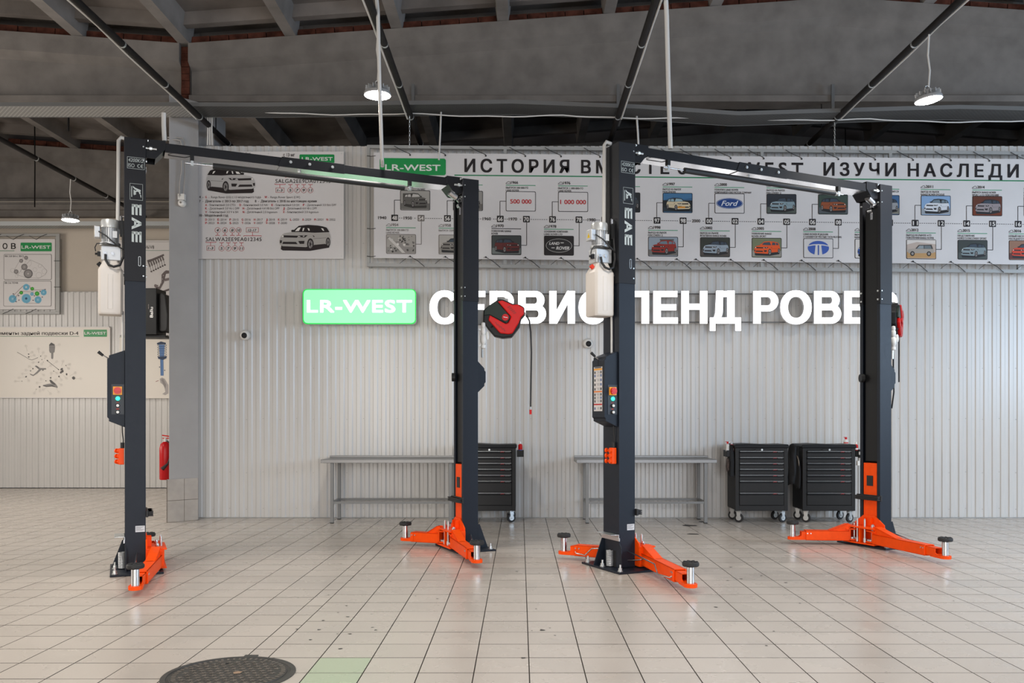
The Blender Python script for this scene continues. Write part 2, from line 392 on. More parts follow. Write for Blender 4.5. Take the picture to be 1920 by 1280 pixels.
# upper edge drops behind the banner: cut by rebuilding wall height right of it
b = MB().mat(M_clad).box(-4.44, WY-.012, .012, x0w+.002, WY+.02, 5.10)
b.build('edge_flashing', wb, world=True)
b = MB().mat(M_trim).box(-4.40, WY-.01, 0, 12, WY+.015, .012); b.build('floor_gap_strip', wb, world=True)
sc = MB().mat(M_trim)
for z in (.12, .62, 1.35, 2.05, 2.9, 3.75):
    for i in range(1, 110):
        if i % 2: continue
        x = x0w+RP*i+.03
        if x < 8: sc.cyl((x, WY+.014, z+(i % 4)*.006), (x, WY+.005, z+(i % 4)*.006), .005, 6)
sc.build('screws', wb, world=True, kind='stuff')
# left bay wall
LY = 17.1
wl = MB().mat(M_plast).box(-14, LY+.06, 0, -4.4, LY+.3, 5.62).build('wall_left_bay'); struct('', wl)
clad(wl, -14+.02, -4.7, LY+.012, 3.82)
MB().mat(M_trim).box(-14, LY+.0, 3.82, -4.4, LY+.06, 3.835).build('cladding_cap', wl, world=True)
MB().mat(M_drk).box(-14, LY-.01, 0, -4.4, LY+.06, .012).build('floor_gap_strip', wl, world=True)
struct('', MB().mat(M_clad).box(-4.42, 12.1, 0, -4.32, 17.1, 5.08).build('wall_partition'))
struct('', MB().mat(M_conc).box(-4.4, 17.16, 0, 13, 17.34, 5.62).build('wall_back_room'))
struct('', MB().mat(M_mort).box(-14, 17.72, 5.5, 13, 17.9, 7.6).build('wall_attic'))
struct('', MB().mat(M_plast).box(-14.3, -6, 0, -14, 18, 6).build('wall_left'))
struct('', MB().mat(M_plast).box(13, -6, 0, 13.3, 18, 6).build('wall_right'))
struct('', MB().mat(M_plast).box(-14.3, -6.3, 0, 13.3, -6, 6.4).build('wall_front'))

# ------------------------------------------------------------------ pillar
b = MB().mat(M_pil)
A = P(313.5, 979.5, 11.47); Bp = P(371.5, 974.5, 11.77)
pl_ = thing('pillar', None, None, ((A.x+Bp.x)/2, 11.9, 0)); struct('', pl_)
b.prism([(A.x+.015, A.y+.02), (Bp.x, Bp.y+.02), (-4.425, 12.0), (-4.64, 12.6), (-4.85, 12.6)], 0, 5.62, 'z')
b.build('pillar_shaft', pl_, world=True, bevel=.01)
MB().mat(M_pil).box(P(330, 0, 12.1).x, 12.12, 0, P(401, 0, 12.12).x, 12.6, 5.62).build('pillar_core', pl_, world=True)
# plinth tiles: two columns and rows
d = (Bp-A); d.z = 0; L = d.length; d.normalize(); nrm = Vector((-d.y, d.x, 0))
if nrm.y > 0: nrm = -nrm
ang = math.atan2(d.y, d.x)
zt = CH+(CY-897)*11.6/F
for i, (u0, u1) in enumerate(((0, .545), (.545, 1))):
    for z0, z1 in ((0, zt*.5), (zt*.5, zt)):
        t = MB(T(A.x, A.y, 0) @ RZ(ang)).mat(M_plinth).box(u0*L+.002, -.004, z0+.002, u1*L-.002, .02, z1-.002)
        t.build('tile', pl_, world=True, bevel=.002)
MB(T(A.x, A.y, 0) @ RZ(ang)).mat(M_mort).box(0, 0.0, 0, L, .018, zt-.004).build('tile_grout', pl_, world=True)

# ------------------------------------------------------------------ ceiling: girders, ribbed slabs, brick infill
ZB = 5.63; EX = -4.52; RX_ = 4.31; ZE = 6.40; ZR = 7.02
def ztop(x):
    if x >= EX: return ZE+(ZR-ZE)*(1-abs(x-RX_)/(RX_-EX)) if x < 13.2 else ZE
    return ZE+(ZR-ZE)*(1-abs(x+13.35)/(RX_-EX))
def girder(x0, x1, Y, name, nodes):
    b = MB().mat(M_conc)
    def sec(x):
        t = ztop(x)
        return [(0, ZB), (0, ZB+.085), (.10, ZB+.125), (.10, t-.335), (-.03, t-.25), (-.03, t), (.35, t), (.35, t-.25), (.22, t-.335), (.25, ZB+.125), (.30, ZB+.085), (.30, ZB)]
    xs = [x0]+nodes+[x1]; vs = []
    for x in xs: vs += [(x, Y+y, z) for y, z in sec(x)]
    n = 12; fs = []
    for i in range(len(xs)-1): fs += [(i*n+k, i*n+(k+1) % n, (i+1)*n+(k+1) % n, (i+1)*n+k) for k in range(n)]
    fs += [tuple(range(n)), tuple(range(len(vs)-n, len(vs)))]
    b.add(vs, fs); o = b.build(name); struct('', o); return o
GY = 11.8
G1 = girder(EX+.06, 13.0, GY, 'trim_1', [RX_])
G2 = girder(-14, EX-.06, GY, 'trim_2', [-13.35])
G3 = girder(-14, EX-.06, 17.35, 'trim_3', [-13.35])
G4 = girder(EX+.06, 13, 17.35, 'trim_4', [RX_])
ceil = struct('ceiling'); ceil.location = (0, 6, 6.4)
PB = 1.43
XS = [EX+PB*k for k in range(-6, 13)]
# slab soffit follows the roof slope
def strip(name, x0, x1, y0, y1, dz0, dz1, m, sub=1):
    b = MB().mat(m); z0 = ztop(x0+1e-4); z1 = ztop(x1-1e-4)
    b.add([(x0, y0, z0+dz0), (x1, y0, z1+dz0), (x1, y1, z1+dz0), (x0, y1, z0+dz0), (x0, y0, z0+dz1), (x1, y0, z1+dz1), (x1, y1, z1+dz1), (x0, y1, z0+dz1)],
          [(0, 3, 2, 1), (4, 5, 6, 7), (0, 1, 5, 4), (1, 2, 6, 5), (2, 3, 7, 6), (3, 0, 4, 7)])
    return b.build(name, ceil, world=True)
for i in range(len(XS)-1):
    a, c = XS[i], XS[i+1]
    strip('roof_slab', a, c, -6, 17.6, .30, .40, M_slab)
    for y in (GY-.28, GY+.35, 17.0):
        strip('cross_rib', a+.08, c-.08, y, y+.12, .13, .30, M_slab)
    for y in (8.9, 14.4):
        strip('cross_rib', a+.08, c-.08, y, y+.10, .20, .30, M_slab)
for x in XS:
    for y0, y1 in ((-6, GY-.02), (GY+.36, 17.3)):
        b = MB().mat(M_rib); z = ztop(x)
        b.add([(x-.115, y0, z+.31), (x-.075, y0, z+.005), (x+.075, y0, z+.005), (x+.115, y0, z+.31), (x-.115, y1+.1, z+.31), (x-.075, y1+.1, z+.005), (x+.075, y1+.1, z+.005), (x+.115, y1+.1, z+.31)],
              [(0, 1, 2, 3), (7, 6, 5, 4), (0, 4, 5, 1), (1, 5, 6, 2), (2, 6, 7, 3)])
        b.build('roof_rib', ceil, world=True)
# brick infill between girder top and slabs
bb = MB().mat(M_brk).box(-.118, 0, 0, .118, .08, .078)
bme = bpy.data.meshes.new('brick'); bme.from_pydata(bb.v, [], bb.f); bme.materials.append(M_brk)
rnd = random.Random(3)
def brick(parent, x, y, z, rx=0, sc=(1, 1, 1)):
    o = bpy.data.objects.new('brick', bme); COL.objects.link(o); o.parent = parent; o.location = Vector((x, y, z))-wloc(parent)
    o.rotation_euler = (0, rx, 0); o.scale = sc; return o
bw = struct('trim_5'); bw.location = (0, GY+.06, 6.4)
for i in range(3, 15):
    a, c = XS[i], XS[i+1]; n = 5; st = (c-a-.16)/n
    for k in range(n):
        x = a+.08+st*(k+.5)
        brick(bw, x, GY+.04+rnd.uniform(-.008, .008), ztop(x)+.01, -math.atan2(ztop(c-.01)-ztop(a+.01), c-a), (st*.96/.236, 1, 1.25))
m = MB().mat(M_mort).box(XS[3], GY+.13, 0, XS[-2], GY+.16, .1)
b = MB().mat(M_mort)
for i in range(3, 15):
    a, c = XS[i]+.08, XS[i+1]-.08; za, zc = ztop(a), ztop(c)
    b.add([(a, GY+.1, za), (c, GY+.1, zc), (c, GY+.1, zc+.14), (a, GY+.1, za+.14)], [(0, 1, 2, 3)])
b.build('mortar_bed', bw, world=True, recalc=False)
for i in range(2, 6):
    a, c = XS[i], XS[i+1]; n = 5; st = (c-a-.16)/n
    for k in range(n):
        x = a+.08+st*(k+.5)
        brick(bw, x, 17.38, ztop(x)+.01, -math.atan2(ztop(c-.01)-ztop(a+.01), c-a), (st*.96/.236, 1, 1.4))
for k in range(8): brick(bw, EX, GY+.03+rnd.uniform(-.006, .006), ZB+.02+k*.092, 0, (.46, 1, 1.1))
MB().mat(M_mort).box(EX-.058, GY+.06, ZB, EX+.058, GY+.2, ZE-.01).build('mortar_joint', bw, world=True)
# concrete ledge under the far girder of the left bay
lg = MB().mat(M_conc).box(-14, LY-.10, 5.28, -4.4, LY+.06, 5.56).box(-14, LY-.16, 5.40, -4.4, LY-.1, 5.50).build('trim_6'); struct('', lg)
# ------------------------------------------------------------------ cable tray (runs bent in front of the girder)
tr = thing('cable_tray', 'long perforated zinc cable tray running under the big concrete beam', 'cable tray', (0, 11.3, 5.35))
pts = [(-60, 191.5), (345, 191.5), (480, 192), (960, 186.5), (1200, 196), (1385, 208.5), (1700, 199), (1800, 196.5), (1990, 201)]
W = [P(x, y, 11.1) for x, y in pts]
b = MB().mat(M_tray); b2 = MB().mat(M_dim)
for p, q in zip(W, W[1:]):
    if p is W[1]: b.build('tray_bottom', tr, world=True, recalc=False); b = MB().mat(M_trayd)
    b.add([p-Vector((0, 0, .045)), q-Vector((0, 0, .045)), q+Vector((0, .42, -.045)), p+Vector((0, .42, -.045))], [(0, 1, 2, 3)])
    for dy in (0, .415):
        v = [p+Vector((0, dy, 0)), q+Vector((0, dy, 0)), q+Vector((0, dy, -.05)), p+Vector((0, dy, -.05))]
        b2.add(v+[x+Vector((0, .006, 0)) for x in v], [(0, 1, 2, 3), (7, 6, 5, 4), (0, 4, 5, 1), (2, 6, 7, 3), (1, 5, 6, 2), (0, 3, 7, 4)])
b.build('tray_bottom', tr, world=True, recalc=False); b2.build('tray_rim', tr, world=True)
for px in (773, 1565, 1160):
    p = P(px, 190, 11.7); q = MB().mat(M_dim)
    q.box(p.x-.02, 11.76, 5.42, p.x+.02, 11.79, 5.85).box(p.x-.02, 11.2, 5.29, p.x+.02, 11.79, 5.31); q.build('hanger_bracket', tr, world=True)
ws = [(480+i*24, 211+.8*math.sin(i*1.3)+(i*24)*.012+(4*math.sin((i % 12)/12*PI))) for i in range(61)]
tag(MB().mat(M_whp).tube([P(x, y-2, 11.35) for x, y in ws], .008, 6).build('loose_cable'), 'thin pale cable sagging under the long cable tray', 'cable')
tr2 = MB().mat(M_tray).box(-14, 16.45, 4.98, -4.95, 16.7, 4.985).mat(M_zinc).box(-14, 16.44, 4.98, -4.95, 16.45, 5.06).build('wall_cable_tray')
tag(tr2, 'narrow zinc cable tray on the plaster wall above the pulley diagram board', 'cable tray')
# ------------------------------------------------------------------ dark service pipes under the roof with cables strapped on
def pipe(xr, y0, y1, lab, cable=True, z=5.25):
    X = xr*(z-CH); t = thing('service_pipe', lab, 'pipe', (X, y0, z), group=None)
    MB().mat(M_pipe).cyl((X, y0, z), (X, y1, z), .036, 12).build('pipe', t, world=True, smooth=40)
    b = MB().mat(M_zinc)
    for k in range(int((y1-y0)/1.1)):
        y = y0+.5+k*1.1; b.lathe([(.040, -.012), (.040, .012)], (X, y, z), 10, 'y')
    b.build('pipe_clamps', t, world=True, kind='stuff')
    if cable:
        s = 1 if X > 0 else -1
        MB().mat(M_whp).tube([(X+.045*s, y0+(min(y1, 11.3)-y0)*i/14, z-.005-.02*abs(math.sin(i*1.9))) for i in range(15)], .011, 6).build('strapped_cable', t, world=True, smooth=60)
    for y in [yy for yy in (6.5, 11.9, 17.2) if y0 < yy < y1]:
        MB().mat(M_pipe).cyl((X, y, z), (X, y, ZB if yy_g(y) else ztop(X)+.3), .007, 6).build('hanger_rod', t, world=True)
    return t
def yy_g(y): return abs(y-11.9) < .2
pipe(-1.063, 2, 16.8, 'dark overhead pipe above the left lift, slanting down to the grey pillar')
pipe(-.362, 2, 16.8, 'dark overhead pipe behind the white conduit of the left lift')
pipe(.325, 2, 16.8, 'dark overhead pipe rising above the near column of the right lift')
pipe(1.054, 2, 16.8, 'dark overhead pipe the right-hand ceiling lamp hangs from')
pipe(-1.862, 11.5, 16.9, 'dark overhead pipe in the left bay carrying the small far lamp')
# ------------------------------------------------------------------ lamps
def lamp(X, Y, zt, lab, tilt=0):
    t = thing('high_bay_lamp', lab, 'lamp', (X, Y, 4.55), group='round ceiling lamps')
    MB().mat(M_alu).lathe([(.02, .10), (.05, .10), (.06, .055), (.125, .035), (.132, .02), (.132, .004), (.128, .0)], (0, 0, 0), 28).build('housing', t, smooth=35)
    f = MB().mat(M_alu)
    for k in range(14):
        f.M = RZ(2*PI*k/14); f.box(.055, -.003, .05, .12, .003, .085)
    f.build('cooling_fins', t, kind='stuff')
    MB().mat(M_lamp).lathe([(.01, -.012), (.10, -.011), (.128, -.001)], (0, 0, 0), 28).build('lens', t, smooth=60)
    MB().mat(M_zinc).ring((0, 0, .125), .022, .004, 12, 5).build('hook', t)
    MB().mat(M_whp).tube([(0, 0, .14), (.012, 0, .3), (-.008, 0, .45), (.004, 0, zt-4.55-.04)], .009, 6).build('power_cable', t)
    if tilt:
        for ch in t.children:
            if not ch.name.startswith('power_cable'): ch.rotation_euler = (0, tilt, 0)
    bulb(t, 0, 0, -.06)
    return t
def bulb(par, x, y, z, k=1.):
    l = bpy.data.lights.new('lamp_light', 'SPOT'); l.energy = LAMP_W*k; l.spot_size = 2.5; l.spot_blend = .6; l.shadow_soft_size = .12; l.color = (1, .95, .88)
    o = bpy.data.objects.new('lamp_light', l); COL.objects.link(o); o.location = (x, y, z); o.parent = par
lamp(-.362*3.885, 8.65, 5.25, 'glowing round ceiling lamp beside the white conduit above the left lift')
lamp(1.054*3.885, 8.78, 5.25, 'glowing round ceiling lamp at the upper right, hanging on its own cable', -.12)
lamp(-1.862*3.885, 14.1, 5.25, 'small glowing lamp in the left bay, farthest of the three')
for x, y in ((-7.2, 8.7), (-4.12, 6.0), (1.26, 6.0), (-4.12, 0.5), (1.26, .5), (-1.4, 3.3), (4.1, 3.3), (-7.2, 3.3), (6.9, 6.0), (6.9, 0.5), (9.5, 8.7), (-10, 6), (-10, 11.5), (-4.9+.1, 1)):  # assumed unseen lamps, added for light as bare spots without fixtures
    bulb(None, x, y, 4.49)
# chains, rods and hanging bits
def chain(px, Y, y0, y1, lab):
    a = P(px, y0, Y); c = P(px, y1, Y); n = int((a.z-c.z)/.028); t = MB().mat(M_zinc)
    for k in range(n):
        z = a.z-(k+.5)*(a.z-c.z)/n
        t.M = T(a.x, a.y, z) @ RZ(k % 2*PI/2) @ Matrix.Diagonal((.6, 1, 1.15, 1)); t.ring((0, 0, 0), .014, .0035, 8, 4, 'y')
    tag(t.build('hanging_chain', smooth=60), lab, 'chain')
chain(768, 11.16, 213, 276, 'short loose chain hanging from the pipe above the left banner logo')
chain(1565, 11.4, 226, 288, 'short loose chain hanging from the pipe near the right-hand lamp')
def rod(px, y0, y1, Y, lab, r=.012, m=None, x2=None):
    tag(MB().mat(m or M_pipe).tube([P(px, y0, Y), P((px+(x2 or px))/2+.5, (y0+y1)/2, Y), P(x2 or px, y1, Y)], r, 6).build('hanging_rod', smooth=60), lab, 'rod')
rod(65, 234, 388, 16.5, 'thin black rod hanging from the roof left of the small far lamp', .012)
rod(128, 185, 246, 12.05, 'short black rod under the cable tray above the left bay', .014)
rod(827, 205, 300, 11.4, 'pale thin conduit running down behind the banner frame', .012, M_whp, 823)
rod(1193, 207, 290, 11.4, 'pale thin cable curling down beside the right lift column', .013, M_whp, 1198)
rod(1585, 240, 300, 16.5, 'thin black rod hanging behind the banner near the second chain', .012)
# ------------------------------------------------------------------ two-post lifts
def csec(b, a, h, lip, t, z0, z1):
    """C-section, opening towards +x at x=0, web at x=-a, |y|<h"""
    b.prism([(0, -h), (0, -h+lip), (-t, -h+lip), (-t, -h+t), (-a+t, -h+t), (-a+t, h-t), (-t, h-t), (-t, h-lip), (0, h-lip), (0, h), (-a, h), (-a, -h)], z0, z1, 'z')
def face_print(b, mtx, polys, lay):
    pass
def rrp(x0, z0, x1, z1, r): return rr(x0, z0, x1, z1, r)
def gtext(b, t, M, w_, h_, m, off=.012, shear=0, space=1.):
    """text on the local XZ plane of matrix M (facing -y), lower-left at the origin, fitted to w_ x h_"""
    vs, fs, a, bb, c, d = glyphs(t, off, shear, space); old = b.M; b.M = M; b.mat(m)
    b.add([((x-a)*w_/(bb-a), -.00012*i, (y-c)*h_/(d-c)) for x, y, i in vs], fs); b.M = old
M_inkg = mat('decal_grey', (.42, .46, .45), .5); M_inkw = mat('decal_white', (.75, .75, .74), .5)
M_label = mat('label_white', (.60, .62, .64), .4)
def arm(root, px_, py_, tx, ty, lab, Lz=.08, guard=None):
    """arm from pivot (px_,py_) to pad (tx,ty) in lift coordinates"""
    L = math.hypot(tx-px_, ty-py_); R = T(px_, py_, 0) @ RZ(math.atan2(ty-py_, tx-px_))
    b = MB(R).mat(M_or)
    L1 = L*.80; t = .008
    for y0, y1, z0, z1 in ((-.052, .052, .045, .045+t), (-.052, .052, .150-t, .150), (-.052, -.052+t, .045, .150), (.052-t, .052, .045, .150)):
        b.box(.06, y0, z0, L1, y1, z1)
    b.box(L1-.03, -.058, .05, L1, -.052, .145).box(L1-.03, .052, .05, L1, .058, .145)
    b.box(-.045, -.052, .05, .07, .052, .066).box(-.045, -.052, .165, .10, .052, .18).box(.05, -.052, .05, .066, .052, .18)
    o = b.build('lift_arm', root, bevel=.002, label=lab)
    g = MB(R).mat(M_or)
    for y in (-.035, .029): g.prism([(.05, .15), (.05, .225), (.085, .225), (min(.42, L*.42), .152), (min(.42, L*.42), .15)], y, y+.006)
    g.add([(.085, -.04, .227), (.085, .04, .227), (min(.42, L*.42), .04, .153), (min(.42, L*.42), -.04, .153)], [(0, 1, 2, 3)])
    g.add([(.085, -.04, .221), (.085, .04, .221), (min(.42, L*.42), .04, .147), (min(.42, L*.42), -.04, .147)], [(3, 2, 1, 0)])
    g.build('gusset', o)
    e = MB(R).mat(M_or); t = .006
    for y0, y1, z0, z1 in ((-.042, .042, .055, .055+t), (-.042, .042, .138-t, .138), (-.042, -.042+t, .055, .138), (.042-t, .042, .055, .138)):
        e.box(L*.55, y0, z0, L-.085, y1, z1)
    pts = [(L-.16, -.04), (L, -.052), (L+.03, -.044), (L+.05, -.02), (L+.055, 0), (L+.05, .02), (L+.03, .044), (L, .052), (L-.16, .04)]
    e.prism(pts, .048, .078, 'z'); e.prism([(L-.13, .078), (L-.06, .078), (L-.13, .12)], -.04, -.034).prism([(L-.13, .078), (L-.06, .078), (L-.13, .12)], .034, .04)
    e.build('arm_extension', o, bevel=.0015)
    MB(R).mat(M_chr).cyl((L, 0, .076), (L, 0, .205), .030, 18).cyl((L, 0, .2), (L, 0, .222), .018, 12).build('pad_post', o, smooth=40)
    p = MB(R).mat(M_blk)
    p.lathe([(.03, .208), (.060, .212), (.066, .22), (.066, .238), (.06, .246), (.02, .246), (.018, .238)], (L, 0, 0), 22)
    for k in range(8):
        p.M = R @ T(L, 0, 0) @ RZ(k*PI/4); p.box(.03, -.008, .244, .058, .008, .250)
    p.build('lift_pad', o, smooth=35)
    bo = MB(R).mat(M_zinc)
    for x in (L1-.05, L1-.015): bo.cyl((x, -.062, .12), (x, .062, .12), .007, 8)
    bo.cyl((.085, 0, .17), (.085, 0, .19), .014, 6); bo.build('bolts', o, kind='stuff')
    if guard:
        s = guard; y = .055*s
        pts = [(.16, y, .11), (.14, y*1.2, .10), (.05, y*3.0, .08), (.0, y*3.4, .14), (.03, y*3.0, .17), (L*.5, y*1.7, .135), (L*.60, y*1.9, .07), (L*.76, y*1.25, .075), (L*.78, y*1.0, .09)]
        MB(R).mat(M_chr).tube(pts, .006, 8).build('foot_guard', o, smooth=60)
    return o
def column(root, Mx, near, arms):
    """column with base, slide carriage and arms; Mx maps the column frame (opening +x) to the lift frame"""
    b = MB(Mx).mat(M_col); csec(b, .17, .135, .040, .007, .02, 2.60)
    c = b.build('column', root, bevel=.0025)
    b = MB(Mx).mat(M_ext); csec(b, .176, .141, .042, .006, 2.58, 3.85)
    e = b.build('column_extension', root, bevel=.0025)
    b = MB(Mx).mat(M_zinc)
    for z in (2.63, 2.72, 3.66, 3.78):
        for s in (-1, 1):
            b.cyl((-.004, s*.112, z), (.010, s*.112, z), .010, 6)
            b.cyl((-.02, s*.141, z), (-.02, s*.146, z), .007, 6)
    b.cyl((-.182, -.05, 2.66), (-.172, -.05, 2.66), .012, 6).cyl((-.182, .08, 2.66), (-.172, .08, 2.66), .012, 6)
    b.build('bolts', e, kind='stuff')
    MB(Mx).mat(M_col).box(-.29, -.33, 0, .14, .33, .018).build('base_plate', root, bevel=.004)
    for y in ((.125,) if near else (-.135, .125)):
        MB(Mx).mat(M_col).prism([(-.17, .018), (-.28, .018), (-.275, .03), (-.19, .26), (-.17, .26)], y, y+.01).build('column_fin', root, bevel=.001)
    if near: MB(Mx).mat(M_col).prism([(-.135, .018), (-.175, .018), (-.165, .20), (-.135, .24)], -.168, -.158, 'x').build('column_fin', root)
    for x, y in ((-.25, -.28), (-.25, 0.02), (-.25, .28), (.08, -.29), (.08, .29)):
        MB(Mx).mat(M_zinc).cyl((x, y, .018), (x, y, .026), .024, 14).cyl((x, y, .026), (x, y, .048), .017, 6).cyl((x, y, .048), (x, y, .078), .009, 8).build('anchor_bolt', root, smooth=30)
    # slide cover and carriage
    MB(Mx).mat(M_blkp).box(-.06, -.086, .9, -.022, .086, 3.62).build('slide_cover', root, bevel=.01)
    MB(Mx).mat(M_chr).cyl((-.035, .0, 3.5), (-.035, 0, 3.7), .022, 12).cyl((-.02, -.03, 3.60), (-.02, .03, 3.60), .03, 12).build('chain_pulley', root, smooth=40)
    b = MB(Mx).mat(M_or).box(-.055, -.088, .08, -.004, .088, .885).prism([(-.088, .1), (.088, .1), (.088, .93), (.080, .93), (.080, .886), (-.088, .886)], -.055, -.045, 'x')
    ca = b.build('carriage', root, bevel=.003)
    MB(Mx).mat(M_blk).box(-.004, -.04, .64, .003, .04, .75).build('slot_cover', ca)
    b = MB(Mx).mat(M_blk).box(.0, -.165, .485, .02, .165, .545)
    for z in (.492, .508, .524): b.box(.02, -.16, z, .062, .16, z+.011)
    b.box(.02, -.15, .495, .055, .15, .535)
    b.build('door_guard', root, bevel=.004)
    b = MB(Mx).mat(M_or)
    b.prism([(-.20, .20), (.20, .20), (.20, .235), (.075, .325), (-.075, .325), (-.20, .235)], -.002, .010, 'x')
    b.box(0, -.21, .195, .17, .21, .209).box(0, -.21, .030, .17, .21, .044)
    for y in (-.21, -.015, .200): b.box(0, y, .04, .15, y+.012, .2)
    b.box(-.002, -.2, .04, .01, .2, .2); b.box(.01, -.05, .209, .05, -.042, .30).box(.01, .042, .209, .05, .05, .30)
    f = b.build('carriage_foot', root, bevel=.0015)
    for y in (-.125, .125): MB(Mx).mat(M_chr).cyl((.095, y, .025), (.095, y, .235), .019, 14).cyl((.095, y, .235), (.095, y, .245), .012, 8).build('pivot_pin', f, smooth=40)
    for y in (-.05, .05):
        MB(Mx).mat(M_zinc).cyl((.13, y, .035), (.13, y, .29), .010, 10).cyl((.13, y, .05), (.13, y, .09), .017, 10).cyl((.13, y, .27), (.13, y, .30), .006, 8).build('lock_pin', f, smooth=40)
    g = MB(Mx).mat(M_alu)
    for y in (-.125, .125):
        pts = []
        for k in range(28):
            r = .056 if k % 2 else .049; pts.append((.095+r*math.cos(2*PI*k/28), y+r*math.sin(2*PI*k/28)))
        g.prism(pts, .068, .084, 'z')
    g.build('lock_gear', f)
    for a in arms: arm(root, *a)
def lift(name, loc, ang, L, lab, an, af, logo=True):
    t = thing(name, lab, 'car lift', loc, ang, 'two-post lifts')
    Mn = T(.17, .135, 0); Mf = T(L, .135, 0) @ RZ(PI)
    column(t, Mn, True, an); column(t, Mf, False, af)
    # overhead beam: near half, far half, splice
    z0, z1 = 3.765, 3.848; y0, y1 = .035, .235
    b = MB().mat(M_beam); mid = L*.54
    for q, (x0, x1) in enumerate(((.33, mid-.18), (mid+.18, L-.16))):
        b = MB().mat(M_beam).box(x0, y0, z0, x1, y0+.006, z1).box(x0, y1-.006, z0, x1, y1, z1).box(x0, y0, z1-.006, x1, y1, z1)
        b.mat(M_beamu).box(x0, y0+.001, z0, x1, y1-.001, z0+.005)
        b.build('overhead_beam', t, bevel=.003)
    b = MB().mat(M_beam).prism([(mid-.36, z1+.006), (mid+.24, z1+.006), (mid+.24, z0-.006), (mid-.40, z0-.006)], y0-.006, y0)
    b.prism([(mid-.36, z1+.006), (mid+.24, z1+.006), (mid+.24, z0-.006), (mid-.40, z0-.006)], y1, y1+.006).box(mid-.36, y0, z1, mid+.24, y1, z1+.006)
    b.mat(M_beamu).box(mid-.38, y0, z0-.006, mid+.24, y1, z0-.001)
    s = b.build('beam_splice', t, bevel=.002)
    for x in (-.28, -.10, .12): MB().mat(M_zinc).cyl((mid+x, y0-.018, z0+.045), (mid+x, y0-.004, z0+.045), .015, 6).cyl((mid+x, y0-.024, z0+.045), (mid+x, y0-.018, z0+.045), .008, 8).build('bolt', s)
    MB().mat(M_zinc).cyl((mid-.18, .12, z0-.022), (mid-.18, .12, z0-.006), .016, 6).build('bolt', s)
    # beam end brackets
    for mir in (0, 1):
        def X(x): return x if not mir else L+.17-x
        b = MB().mat(M_beam)
        for y in (y0-.008, y1):
            b.prism([(X(.172), 3.865), (X(.335), 3.865), (X(.335), 3.79), (X(.25), 3.695), (X(.172), 3.695)], y, y+.008)
        b.add([(X(.335), y0, 3.79), (X(.25), y0, 3.695), (X(.25), y1, 3.695), (X(.335), y1, 3.79)], [(0, 1, 2, 3)])
        b.box(min(X(.172), X(.18)), y0, 3.70, max(X(.172), X(.18)), y1, 3.86).box(min(X(.172), X(.335)), y0, 3.857, max(X(.172), X(.335)), y1, 3.865)
        br = b.build('beam_bracket', t, bevel=.001)
        MB().mat(M_zinc).cyl((X(.18), y0-.03, 3.775), (X(.26), y0-.03, 3.775), .010, 8).cyl((X(.20), y0-.03, 3.775), (X(.222), y0-.03, 3.775), .019, 6).build('bolt', br)
        MB().mat(M_zinc).cyl((X(.185), y0-.02, 3.845), (X(.192), y0-.02, 3.845), .012, 6).build('bolt', br)
        if mir: MB().mat(M_chr).cyl((X(.30), y0+.01, 3.70), (X(.22), y0+.02, 3.66), .036, 14).cyl((X(.215), y0, 3.64), (X(.19), y0+.02, 3.625), .022, 10).build('cable_roller', br, smooth=40)
    # padded limit bar with its hangers
    zb = 3.69
    MB().mat(M_blk).cyl((.74, .03, zb), (L-.62, .03, zb), .027, 16).build('padded_bar', t, smooth=40)
    MB().mat(M_chr).cyl((.50, .03, zb), (.75, .03, zb), .007, 10).cyl((L-.63, .03, zb), (L-.50, .03, zb), .007, 10).build('bar_rod', t, smooth=40)
    for x in (.56, L-.56):
        MB().mat(M_zinc).box(x-.012, .025, zb-.02, x+.012, .035, zb+.03).mat(M_blkp).box(x-.016, .02, zb+.025, x+.016, .06, z0).mat(M_zinc).cyl((x, .02, zb), (x, .08, zb), .012, 8).build('bar_hanger', t)
    MB().mat(M_blkp).tube([(.36, .1, z0-.004), (.42, .06, z0-.018), (.50, .05, z0-.022), (.55, .05, z0-.005)], .004, 6).build('switch_cable', t, smooth=60)
    # decals on the near column (front side, y = 0)
    yf = -.0068
    d = MB()
    M_ = lambda x, z: T(x, yf, z)
    def frm(x0, za, x1, zb_, w_, m):
        d.mat(m)
        for q in ((x0, za, x1, za+w_), (x0, zb_-w_, x1, zb_), (x0, za, x0+w_, zb_), (x1-w_, za, x1, zb_)):
            d.add([(q[0], yf, q[1]), (q[2], yf, q[1]), (q[2], yf, q[3]), (q[0], yf, q[3])], [(0, 1, 2, 3)])
    frm(.018, 3.575, .160, 3.678, .0028, M_inkg)
    gtext(d, '4200KG', M_(.027, 3.635), .124, .032, M_inkg, .006, .2); gtext(d, 'ISO', M_(.026, 3.588), .052, .032, M_inkg, .006)
    for cx, e in ((.116, 0), (.142, 1)):
        for k in range(8):
            a0 = math.radians(70+k*27.5); a1 = math.radians(70+(k+1)*27.5); r = .016; q = .005
            d.add([(cx+r*math.cos(a0), yf, 3.604+r*math.sin(a0)), (cx+r*math.cos(a1), yf, 3.604+r*math.sin(a1)), (cx+(r-q)*math.cos(a1), yf, 3.604+(r-q)*math.sin(a1)), (cx+(r-q)*math.cos(a0), yf, 3.604+(r-q)*math.sin(a0))], [(0, 1, 2, 3)])
        if e: d.add([(cx-.013, yf, 3.602), (cx+.003, yf, 3.602), (cx+.003, yf, 3.607), (cx-.013, yf, 3.607)], [(0, 1, 2, 3)])
    d.build('rating_decal', t, recalc=False)
    d = MB(); frm(.040, 3.300, .145, 3.445, .0022, M_inkg)
    # emblem: letter-like mark turned on its side with an underline
    R = T(.056, yf, 3.425) @ RY(PI/2)
    vs_ = MB(R).mat(M_inkg)
